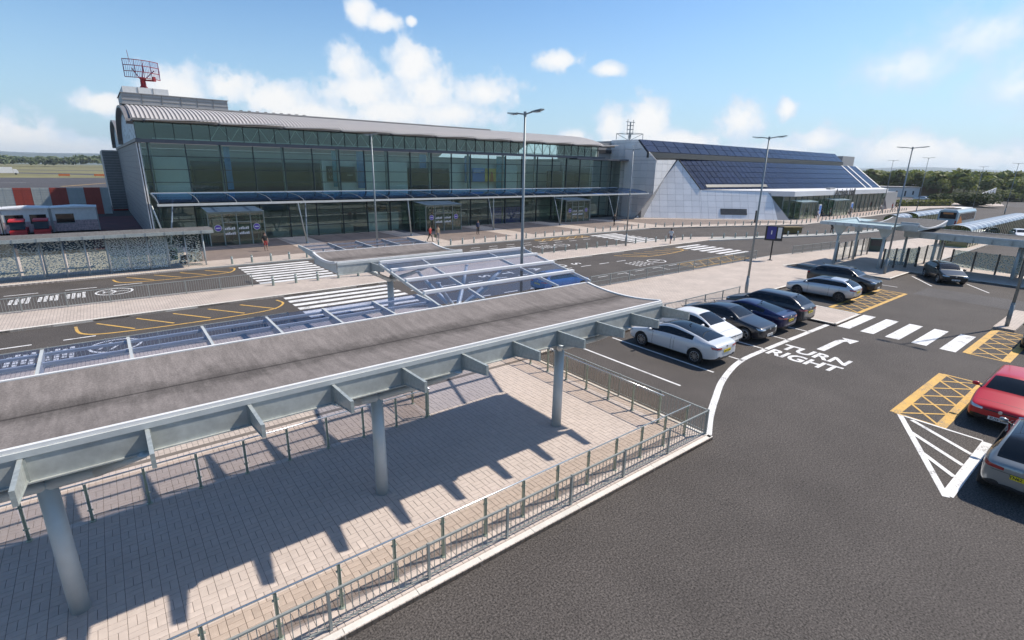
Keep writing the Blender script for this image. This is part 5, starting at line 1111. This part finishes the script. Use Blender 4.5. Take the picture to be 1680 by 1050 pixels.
def glass_shelter():
    t = thing('glass_shelter', 'steel-framed waiting shelter with a pale glass roof on flared posts', 'shelter', (52.5, 17, .117)); O = (-52.5, -17, -.117)
    for x, y in ((52.5, 18.5), (57.1, 18.5), (53.0, 15.1), (59.2, 15.1)):
        MB().tube((x, y, .11), (x, y, 2.9), .12, 12, .1).build('post', 'steel_blue', t, O, smooth=True); MB().extr([(x-.06, y-.1, 2.7), (x-.06, y+.1, 2.7), (x-.06, y+.75, 3.85), (x-.06, y-.75, 3.85)], (.12, 0, 0)).build('flared_head', 'steel_blue', t, O)
    MB().bar((50.1, 19.3, 3.95), (50.3, 14.0, 3.95), .2, .26).build('front_beam', 'steel_blue', t, O); MB().bar((58.5, 19.3, 3.95), (53.7, 17.4, 3.95), .12, .2).build('back_beam', 'steel_blue', t, O); MB().bar((50.1, 19.3, 3.95), (58.5, 19.3, 3.95), .12, .22).build('side_beam', 'steel_blue', t, O)
    for i in range(4): MB().b(50.3+.82*i, 51.08+.82*i, 14.2, 19.2, 3.92, 3.95).build('roof_pane', 'shelter_pane', t, O)
    MB().b(53.7, 58.3, 17.5, 19.2, 3.92, 3.95).build('roof_pane', 'shelter_pane', t, O)
    for i in range(9): MB().b(50.02, 50.08, 14.4+.6*i, 14.5+.6*i, 3.84, 4.0).build('beam_clip', 'galv', t, O)
mat('shelter_pane', (.42, .52, .50), .25, var=.1)
glass_shelter()
def screen(label, pts, n, frit='frit_glass_sparse'):
    p, q = V3((*pts[0], .117)), V3((*pts[1], .117)); d = q-p; L_ = d.length; t = thing('glass_screen', label, 'screen', tuple(p), math.atan2(d.y, d.x))
    for i in range(n+1):
        MB().b(L_*i/n-.06, L_*i/n+.06, -.05, .05, 0, 1.75).build('post', 'steel_dark', t)
        if i < n: MB().b(L_*i/n+.08, L_*(i+1)/n-.08, -.008, .008, .25, 1.7).build('glass_pane', frit, t)
screen('clear glass screen on dark posts at the back of the waiting shelter', ((54.1, 18.9), (62.0, 18.9)), 5, 'glass_clear'); screen('glass screen on dark posts behind the dark green hatchback', ((56.1, 13.9), (64.0, 13.2)), 4, 'glass_clear'); screen('patterned glass screen on dark posts under the right-hand canopy', ((59.0, 11.4), (58.0, .5)), 7); screen('patterned glass screen between the lamp post and the shelter deck', ((53.6, 15.0), (57.4, 13.5)), 3)

# ------------------------------------------------------------------ small street furniture
def info_sign():
    t = thing('wayfinding_sign', 'blue and white wayfinding sign on a black post by the mesh railing', 'sign', (49.25, 22.8, .117)); MB().tube((0, 0, 0), (0, 0, 2.0), .06, 10).build('post', 'black', t); MB().b(-.2, .2, -.2, .2, 0, .03).build('base_plate', 'black', t)
    bd = MB().b(-.05, .05, -.75, .75, 1.85, 3.2).build('board', 'black', t); MB().b(-.065, -.052, -.15, .6, 2.0, 3.15).build('blue_panel', 'sign_blue', bd); MB().b(-.065, -.052, -.62, -.28, 2.1, 3.1).build('white_panel', 'white_paint', bd)
    link('sign_lettering', text_mesh('i', .5, .002, 'white_paint', bold=.02), bd, (-.068, .22, 2.6), (R(90), 0, R(-90)))
    t.rotation_euler.z = R(25)
info_sign()
t = thing('black_totem', 'slim black totem sign in front of the white panelled wall', 'sign', (85.2, 42.9, .117), R(20)); MB().b(-.35, .35, -.1, .1, 0, 1.95).build('panel', 'dark', t); MB().b(-.3, .3, -.112, -.101, 1.0, 1.8).build('face', 'bin_green', t); MB().b(-.4, .4, -.16, .16, 0, .06).build('plinth', 'black', t)
for x, y, lab in ((75.2, 32.6, 'brown timber planter among the bollards on the kerbed strip'),):
    t = thing('planter_box', lab, 'planter', (x, y, .117), R(-30)); MB().b(-1.3, 1.3, -.5, .5, 0, .75).build('box', 'planter', t); MB().b(-1.4, 1.4, -.6, .6, .75, .82).build('rim', 'planter', t)
t = thing('ticket_kiosk', 'dark green ticket machine behind the waiting shelter', 'kiosk', (65.6, 19.4, .117), R(-50)); MB().b(-.8, .8, -.4, .4, 0, 1.35).build('cabinet', 'bin_green', t); MB().b(-.6, .6, -.43, -.402, .6, 1.2).build('face', 'dark', t)
t = thing('litter_bin', 'dark green litter bin under the end of the bus shelter', 'bin', (4.2, 51.8, .117)); MB().lathe([(.28, 0), (.3, .85), (.26, .95), (0, .97)], 14).build('bin_body', 'bin_green', t, smooth=True); MB().b(-.2, .2, -.32, -.27, .62, .78).build('slot', 'black', t)
def trolley(x, y, lab):
    t = thing('luggage_trolley', lab, 'trolley', (x, y, .117), R(30)); m = MB()
    for s in (-.3, .3): m.bar((-.45, s, .2), (.5, s, .22), .04); m.bar((.5, s, .22), (.62, s, 1.0), .04)
    m.bar((.62, -.3, 1.0), (.62, .3, 1.0), .05); m.build('frame', 'galv', t); MB().b(-.4, .3, -.24, .24, .24, .62).build('basket', 'dark', t)
    for p in ((-.4, -.28), (-.4, .28), (.48, -.28), (.48, .28)): MB().lathe([(0, -.03), (.1, -.03), (.1, .03), (0, .03)], 10, 'Y', (*p, .1)).build('wheel', 'rubber', t)
trolley(4.9, 49.6, 'luggage trolley standing under the right end of the bus shelter')

# ------------------------------------------------------------------ people
def person_mesh(walk):
    a = .28 if walk else .04; b = .30 if walk else .05
    J = {'pel': (0, 0, .96, .135), 'spi': (0, .0, 1.14, .125), 'che': (0, .01, 1.34, .145), 'nec': (0, .01, 1.50, .055), 'hd1': (0, .02, 1.58, .085), 'hd2': (0, .025, 1.67, .095), 'hd3': (0, .015, 1.74, .06), 'nose': (0, .115, 1.62, .016)}
    E = [('pel', 'spi'), ('spi', 'che'), ('che', 'nec'), ('nec', 'hd1'), ('hd1', 'hd2'), ('hd2', 'hd3'), ('hd1', 'nose')]
    for s, sw in ((-1, 1), (1, -1)):
        k = 'LR'[s > 0]
        J.update({'sh'+k: (s*.18, .0, 1.41, .068), 'el'+k: (s*.235, -.05+sw*-a*.35, 1.14, .047), 'wr'+k: (s*.235, .06-sw*a*.9, .91, .033), 'pa'+k: (s*.235, .09-sw*a*1.0, .84, .034),
                  'hp'+k: (s*.09, 0, .92, .10), 'kn'+k: (s*.095, .03+sw*b*.5, .51, .062), 'an'+k: (s*.1, -.02+sw*b*.85-(.12 if sw < 0 and walk else 0), .095+(.08 if sw < 0 and walk else 0), .042), 'to'+k: (s*.11, .13+sw*b*.85-(.10 if sw < 0 and walk else 0), .045+(.03 if sw < 0 and walk else 0), .036)})
        E += [('che', 'sh'+k), ('sh'+k, 'el'+k), ('el'+k, 'wr'+k), ('wr'+k, 'pa'+k), ('pel', 'hp'+k), ('hp'+k, 'kn'+k), ('kn'+k, 'an'+k), ('an'+k, 'to'+k)]
        px, py, pz, _ = J['pa'+k]
        for f, (dy, l) in enumerate(((-.026, .06), (-.009, .075), (.009, .08), (.026, .07))):
            J[f'f{f}{k}'] = (px-s*.005, py+dy*.9+.008, pz-.05, .0095); J[f'g{f}{k}'] = (px-s*.018, py+dy+.02, pz-.05-l*.6, .008); E += [('pa'+k, f'f{f}{k}'), (f'f{f}{k}', f'g{f}{k}')]
        J['th'+k] = (px-s*.01, py+.055, pz-.02, .010); J['ti'+k] = (px-s*.02, py+.07, pz-.055, .008); E += [('pa'+k, 'th'+k), ('th'+k, 'ti'+k)]
    ks = list(J); me = bpy.data.meshes.new('p'); me.from_pydata([J[k][:3] for k in ks], [(ks.index(x), ks.index(y)) for x, y in E], [])
    o = bpy.data.objects.new('p', me); col.objects.link(o); o.modifiers.new('k', 'SKIN'); sv = me.skin_vertices[0].data
    for i, k in enumerate(ks):
        r = J[k][3]; sv[i].radius = (r*(1.25 if k in ('pel', 'spi', 'che') else 1), r*(.85 if k in ('pel', 'spi', 'che') else 1)); sv[i].use_root = (k == 'pel')
    s = o.modifiers.new('s', 'SUBSURF'); s.levels = s.render_levels = 1
    m = ev_mesh(o); bpy.data.objects.remove(o); return m
PM = {w: person_mesh(w) for w in (0, 1)}
mat('skin', (.42, .26, .19), .6, var=.05); mat('hair_brown', (.05, .03, .02), .7, var=.2); mat('cloth_black', (.018, .018, .02), .85, var=.2); mat('cloth_navy', (.03, .04, .09), .85, var=.2); mat('cloth_white', (.66, .66, .65), .85, var=.05); mat('cloth_red', (.36, .05, .04), .85, var=.1); mat('cloth_tan', (.36, .27, .18), .85, var=.1); mat('cloth_grey', (.2, .2, .21), .85, var=.1); mat('cloth_green', (.10, .14, .09), .85, var=.1); mat('denim', (.07, .10, .17), .85, var=.15)
def person(label, x, y, head, walk, shirt, legs, short_sleeve=True, shorts=False, bag=None):
    me = PM[walk].copy(); me.materials.clear()
    for m in ('skin', shirt, legs, 'black'): me.materials.append(MT[m])
    idx = []
    for p in me.polygons:
        c = p.center; k = 0
        if c.z < .085: k = 3
        elif c.z < .96 and abs(c.x) < .19 and not (shorts and c.z < .55): k = 2
        elif c.z < 1.47 and (c.z > (1.2 if short_sleeve else .93) or abs(c.x) < .17) and c.z > .9: k = 1
        idx.append(k)
    me.polygons.foreach_set('material_index', idx); me.polygons.foreach_set('use_smooth', [True]*len(idx))
    o = link('person', me, None, (x, y, .118), (0, 0, head), label, 'person', 'people on the forecourt')
    MB().lathe([(0, 1.775), (.07, 1.76), (.103, 1.69), (.104, 1.63), (.085, 1.58)], 14, c=(0, .0, 0)).build('hair', 'hair_brown', o, smooth=True)
    if bag: MB().box((.28, -.05, .62), (.12, .34, .36)).build('shoulder_bag', bag, o)
person('person in a dark red top and shorts standing before the left entrance lobby', 11.7, 52.6, R(190), 0, 'cloth_black', 'cloth_red', True, True)
person('person in a dark red jacket, left of the pair before the middle lobby', 28.0, 50.1, R(200), 1, 'cloth_red', 'cloth_black', False); person('person in tan clothes with a green bag, right of the pair before the middle lobby', 28.9, 50.0, R(170), 0, 'cloth_tan', 'cloth_grey', False, False, 'cloth_green')
person('person in a dark suit standing alone on the brown paving', 36.2, 52.8, R(180), 0, 'cloth_navy', 'cloth_black', False); person('person in black walking past the last entrance lobby', 59.4, 51.0, R(100), 1, 'cloth_black', 'cloth_black', False)
person('person in a white shirt and shorts walking on the traffic island', 50.3, 34.7, R(-80), 1, 'cloth_white', 'denim', True, True); person('person in black standing by the kerbed strip bollards', 80.0, 29.2, R(150), 0, 'cloth_black', 'cloth_black', False)
person('person in a white top, left of the pair before the arrivals doors', 103.0, 40.4, R(160), 1, 'cloth_white', 'cloth_grey'); person('person in black, right of the pair before the arrivals doors', 104.2, 40.2, R(200), 1, 'cloth_black', 'cloth_black', False)
person('person in a grey top before the arrivals glass between the two door lobbies', 109.6, 40.9, R(190), 0, 'cloth_grey', 'cloth_black', False); person('person in a tan top beside the right arrivals doors', 116.6, 39.8, R(100), 1, 'cloth_tan', 'cloth_black', False, False, 'cloth_black')
person('person in a pale blue shirt at the right end of the arrivals front', 138.5, 41.4, R(180), 1, 'cloth_white', 'denim'); person('person in dark red, left of the distant pair by the hedge', 146.0, 41.4, R(180), 0, 'cloth_red', 'cloth_black', False); person('person in brown, right of the distant pair by the hedge', 149.0, 41.4, R(170), 1, 'cloth_tan', 'cloth_black', False)

# ------------------------------------------------------------------ vegetation and the far landscape
def leafmat(name, c, var=.35, sc_=.18):
    m = mat(name, c, .75, var=.3, scale=1.4, var2=var, scale2=sc_, spec=.25); nt = m.node_tree; b = nt.nodes['Principled BSDF']
    tr = nt.nodes.new('ShaderNodeBsdfTranslucent'); tr.inputs[0].default_value = (c[0]*1.3, c[1]*1.5, c[2]*.8, 1); x = nt.nodes.new('ShaderNodeMixShader'); x.inputs[0].default_value = .22
    out = nt.nodes['Material Output']; nt.links.new(b.outputs[0], x.inputs[1]); nt.links.new(tr.outputs[0], x.inputs[2]); nt.links.new(x.outputs[0], out.inputs[0]); return m
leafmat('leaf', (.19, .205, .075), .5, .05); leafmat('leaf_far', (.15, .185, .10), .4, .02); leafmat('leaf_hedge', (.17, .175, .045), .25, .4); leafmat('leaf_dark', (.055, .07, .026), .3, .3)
rg = np.random.default_rng(5)
def leaves(name, blobs, size, density, m, parent=None, up=.35, **k):
    """blobs: (cx,cy,cz,rx,ry,rz); many small tilted quads scattered near the surface of each blob"""
    B = np.array(blobs, float); out = []
    for cx, cy, cz, rx, ry, rz in B:
        n = max(6, int(density*(rx*ry+rx*rz+ry*rz)/3)); d = rg.normal(size=(n, 3)); d /= np.linalg.norm(d, axis=1)[:, None]; d[:, 2] = np.where(d[:, 2] < -.35, -d[:, 2], d[:, 2])
        r = rg.uniform(.72, 1.06, n)[:, None]; c = np.array([cx, cy, cz]) + d*r*np.array([rx, ry, rz]); out.append(np.hstack([c, d]))
    A = np.vstack(out); c, nr = A[:, :3], A[:, 3:] + rg.normal(scale=.55, size=(len(A), 3)); nr[:, 2] += up; nr /= np.linalg.norm(nr, axis=1)[:, None]
    t = np.cross(nr, rg.normal(size=(len(A), 3))); t /= np.linalg.norm(t, axis=1)[:, None]; b = np.cross(nr, t); s = size*rg.uniform(.55, 1.3, len(A))[:, None]
    v = np.stack([c-t*s, c-b*s*.6, c+t*s, c+b*s*.6], 1).reshape(-1, 3); me = bpy.data.meshes.new(name); n = len(A)
    me.vertices.add(4*n); me.vertices.foreach_set('co', v.ravel()); me.loops.add(4*n); me.loops.foreach_set('vertex_index', np.arange(4*n)); me.polygons.add(n); me.polygons.foreach_set('loop_start', np.arange(0, 4*n, 4)); me.polygons.foreach_set('loop_total', np.full(n, 4)); me.update(); me.materials.append(MT[m])
    return link(name, me, parent, **k)
def tree_blobs(x, y, h, r):
    bl = []
    for i in range(int(rg.integers(7, 11))):
        a = rg.uniform(0, 6.28); q = r*rg.uniform(0, .62); zz = h*rg.uniform(.42, .86); rr = r*rg.uniform(.34, .55); bl.append((x+q*math.cos(a), y+q*math.sin(a), zz, rr, rr, rr*.8))
    bl.append((x, y, h*.72, r*.55, r*.55, h*.24)); return bl
# forest on the right, seen over the roofs of the far buildings
bl = []; tk = MB()
for i in range(1500):
    dd = 262 + 600*rg.uniform(0, 1)**1.5; az = R(rg.uniform(64, 90.5)); x, y = dd*math.sin(az), dd*math.cos(az)
    if y < 22 and dd < 330: continue
    h = rg.uniform(6.5, 10.5)*(1+.00045*(dd-250)); bl += tree_blobs(x, y, h, rg.uniform(2.6, 4.4)*(1+.0006*(dd-250)))
leaves('woodland', bl, 1.05, 4.6, 'leaf', kind='stuff', label='dense broadleaved woodland behind the far buildings', cat='trees')
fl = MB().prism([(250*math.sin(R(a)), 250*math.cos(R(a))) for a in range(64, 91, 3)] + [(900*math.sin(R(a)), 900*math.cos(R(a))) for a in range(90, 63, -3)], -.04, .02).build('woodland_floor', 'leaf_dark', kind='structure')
def tree(label, x, y, h, r):
    t = thing('tree', label, 'tree', (x, y, 0), 0, 'trees at the edge of the woodland'); k = MB(); k.tube((0, 0, 0), (.1, .1, h*.45), .22, 8, .14)
    for a in (0, 2.1, 4.2): k.tube((.1, .1, h*.4), (r*.5*math.cos(a), r*.5*math.sin(a), h*.68), .1, 6, .05)
    k.build('trunk', 'bark', t); leaves('crown', tree_blobs(0, 0, h, r), .62, 11, 'leaf', t)
EDGE = [(236, 88, 7.5, 3.8), (250, 84, 8.6, 4.3), (262, 80, 7.8, 4.0), (258, 66, 8.8, 4.4), (252, 57, 7.4, 3.8), (246, 49, 7.9, 4.0), (256, 44, 8.4, 4.2), (252, 34, 7.6, 4.0), (262, 29, 8.2, 4.1), (226, 96, 7.8, 4.0), (216, 102, 7.2, 3.6)]
for i, (x, y, h, r) in enumerate(EDGE): tree('broadleaved tree standing at the near edge of the woodland', x, y, h, r)
# hedge, bushes
def hedge(label, p, q, w, h):
    d = V3((q[0]-p[0], q[1]-p[1], 0)); n = int(d.length/.9); t = thing('clipped_hedge', label, 'hedge', (*p, 0)); leaves('foliage', [(d.x*i/n, d.y*i/n, h*(.3+.36*(k)), w, w, h*.36) for i in range(n+1) for k in (0, 1)], .26, 34, 'leaf_hedge', t)
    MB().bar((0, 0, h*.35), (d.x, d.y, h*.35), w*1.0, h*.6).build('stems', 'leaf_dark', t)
hedge('long clipped yellow-green hedge beyond the arrivals forecourt', (160, 49.5), (187, 39.8), .9, 1.85)
def bush(label, x, y, r, h, m='leaf_dark'):
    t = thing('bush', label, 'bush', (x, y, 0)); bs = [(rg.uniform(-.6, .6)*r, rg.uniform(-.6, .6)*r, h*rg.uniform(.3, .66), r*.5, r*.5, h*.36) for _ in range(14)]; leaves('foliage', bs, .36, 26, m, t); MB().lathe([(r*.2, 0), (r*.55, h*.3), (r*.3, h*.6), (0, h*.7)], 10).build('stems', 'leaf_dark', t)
bush('large dark rounded bush right of the clipped hedge', 194, 36.6, 7.0, 4.0); bush('dark bush before the striped white sail', 203, 36.2, 4.2, 2.6); bush('dark low bush at the right end of the arrivals building', 158, 50, 4.2, 2.6); bush('dark bush left of the far car park', 212, 47, 4.5, 3.0); bush('dark bush behind the striped white sail', 250, 38, 5.5, 4.2, 'leaf')
# far white and brown buildings, striped sail
def far_building(label, x, y, rz, parts):
    t = thing('low_building', label, 'building', (x, y, 0), rz)
    for n, a, m in parts: MB().b(*a).build(n, m, t)
far_building('low white building with small dark doors right of the arrivals roof', 240, 68, R(-38), (('wall', (-9, 9, 0, 12, 0, 3.6), 'white_paint'), ('roof', (-9.4, 9.4, -.4, 12.4, 3.6, 3.9), 'grey_clad'), ('window', (-7, -6.2, -.05, 0, 1, 2.4), 'dark'), ('window', (-3.6, -3, -.05, 0, .4, 2.4), 'dark'), ('window', (0, .6, -.05, 0, .4, 2.4), 'dark'), ('window', (3.4, 4, -.05, 0, .4, 2.4), 'dark'), ('window', (6.4, 7, -.05, 0, 1, 2.4), 'dark')))
far_building('low brown timber-clad building next to the far car park', 262, 62, R(-38), (('wall', (-6, 8, 0, 12, 0, 4.4), 'brown_clad'), ('roof', (-6.3, 8.3, -.3, 12.3, 4.4, 4.7), 'off_white'), ('dark_wall', (-6.05, -6.0, .2, 11.8, 0, 4.3), 'dark')))
t = thing('striped_sail', 'white triangular sail structure with dark stripes by the far road', 'structure', (237, 39, 0)); P = [V3((0, 0, .2)), V3((0, 0, 4.6)), V3((-18, 2.0, 1.9))]
MB().extr(P, (0, .2, 0)).build('sail', 'white_paint', t); MB().tube((0, .1, 0), (0, .1, 4.8), .1, 8).build('pole', 'galv', t)
for i in range(1, 7): a = P[2]+(P[0]-P[2])*(i/7.5); b = P[2]+(P[1]-P[2])*(i/7.5+.08); MB().bar(a+V3((0, -.03, 0)), b+V3((0, -.03, 0)), .2, .03).build('stripe', 'grey_clad', t)
sheet('far_road', 205, 330, 16, 34, .01, 'asphalt_pale'); MB().prism([(168, 39.4), (205, 31), (235, 37), (236, 42), (190, 48), (172, 48)], -.02, .1).build('far_pavement', 'paving', kind='structure')
MB().prism([(172, 50), (205, 44), (250, 48), (250, 66), (180, 66)], -.02, .02).build('far_car_park', 'asphalt_pale', kind='structure')
# treeline across the airfield
bl = []
for i in range(620):
    x = rg.uniform(-260, 200); y = 880 + rg.uniform(0, 60) + .05*x; h = rg.uniform(8, 13) + (3 if -20 < x < 60 else 0); bl += tree_blobs(x, y, h, rg.uniform(4, 6.5))[:6]
leaves('far_treeline', bl, 2.0, 1.7, 'leaf_far', kind='stuff', label='line of dark trees beyond the runway', cat='trees')
# rolling hills on the horizon
def hills():
    n = 240; vs, fs = [], []
    for ring, dist in enumerate((1500, 2600, 4200, 4300)):
        for i in range(n):
            a = 2*math.pi*i/n; e = [0, 26, 55, 0][ring]*(.62+.38*math.sin(a*3+1.2)*math.cos(a*7+.4)) + [0, 6, 10, 0][ring]*math.sin(a*23+ring)*math.sin(a*11)
            if ring == 3: e = -5
            vs.append((dist*math.sin(a), dist*math.cos(a), e-.5))
    for r_ in range(3): fs += [(r_*n+i, r_*n+(i+1) % n, (r_+1)*n+(i+1) % n, (r_+1)*n+i) for i in range(n)]
    MB().add(vs, fs).build('hills', 'hill', kind='structure', smooth=True)
hills()

# ------------------------------------------------------------------ light haze in the air
def haze():
    m = bpy.data.materials.new('haze'); m.use_nodes = True; nt = m.node_tree; nt.nodes.clear()
    v = nt.nodes.new('ShaderNodeVolumePrincipled'); v.inputs['Color'].default_value = (.80, .88, 1, 1); v.inputs['Density'].default_value = .00014; v.inputs['Anisotropy'].default_value = .25
    o = nt.nodes.new('ShaderNodeOutputMaterial'); nt.links.new(v.outputs[0], o.inputs['Volume']); MT['haze'] = m
    MB().b(-4600, 4600, -4600, 4600, -8, 90).build('haze', 'haze', kind='stuff')
haze()
sc.cycles.volume_bounces = 0
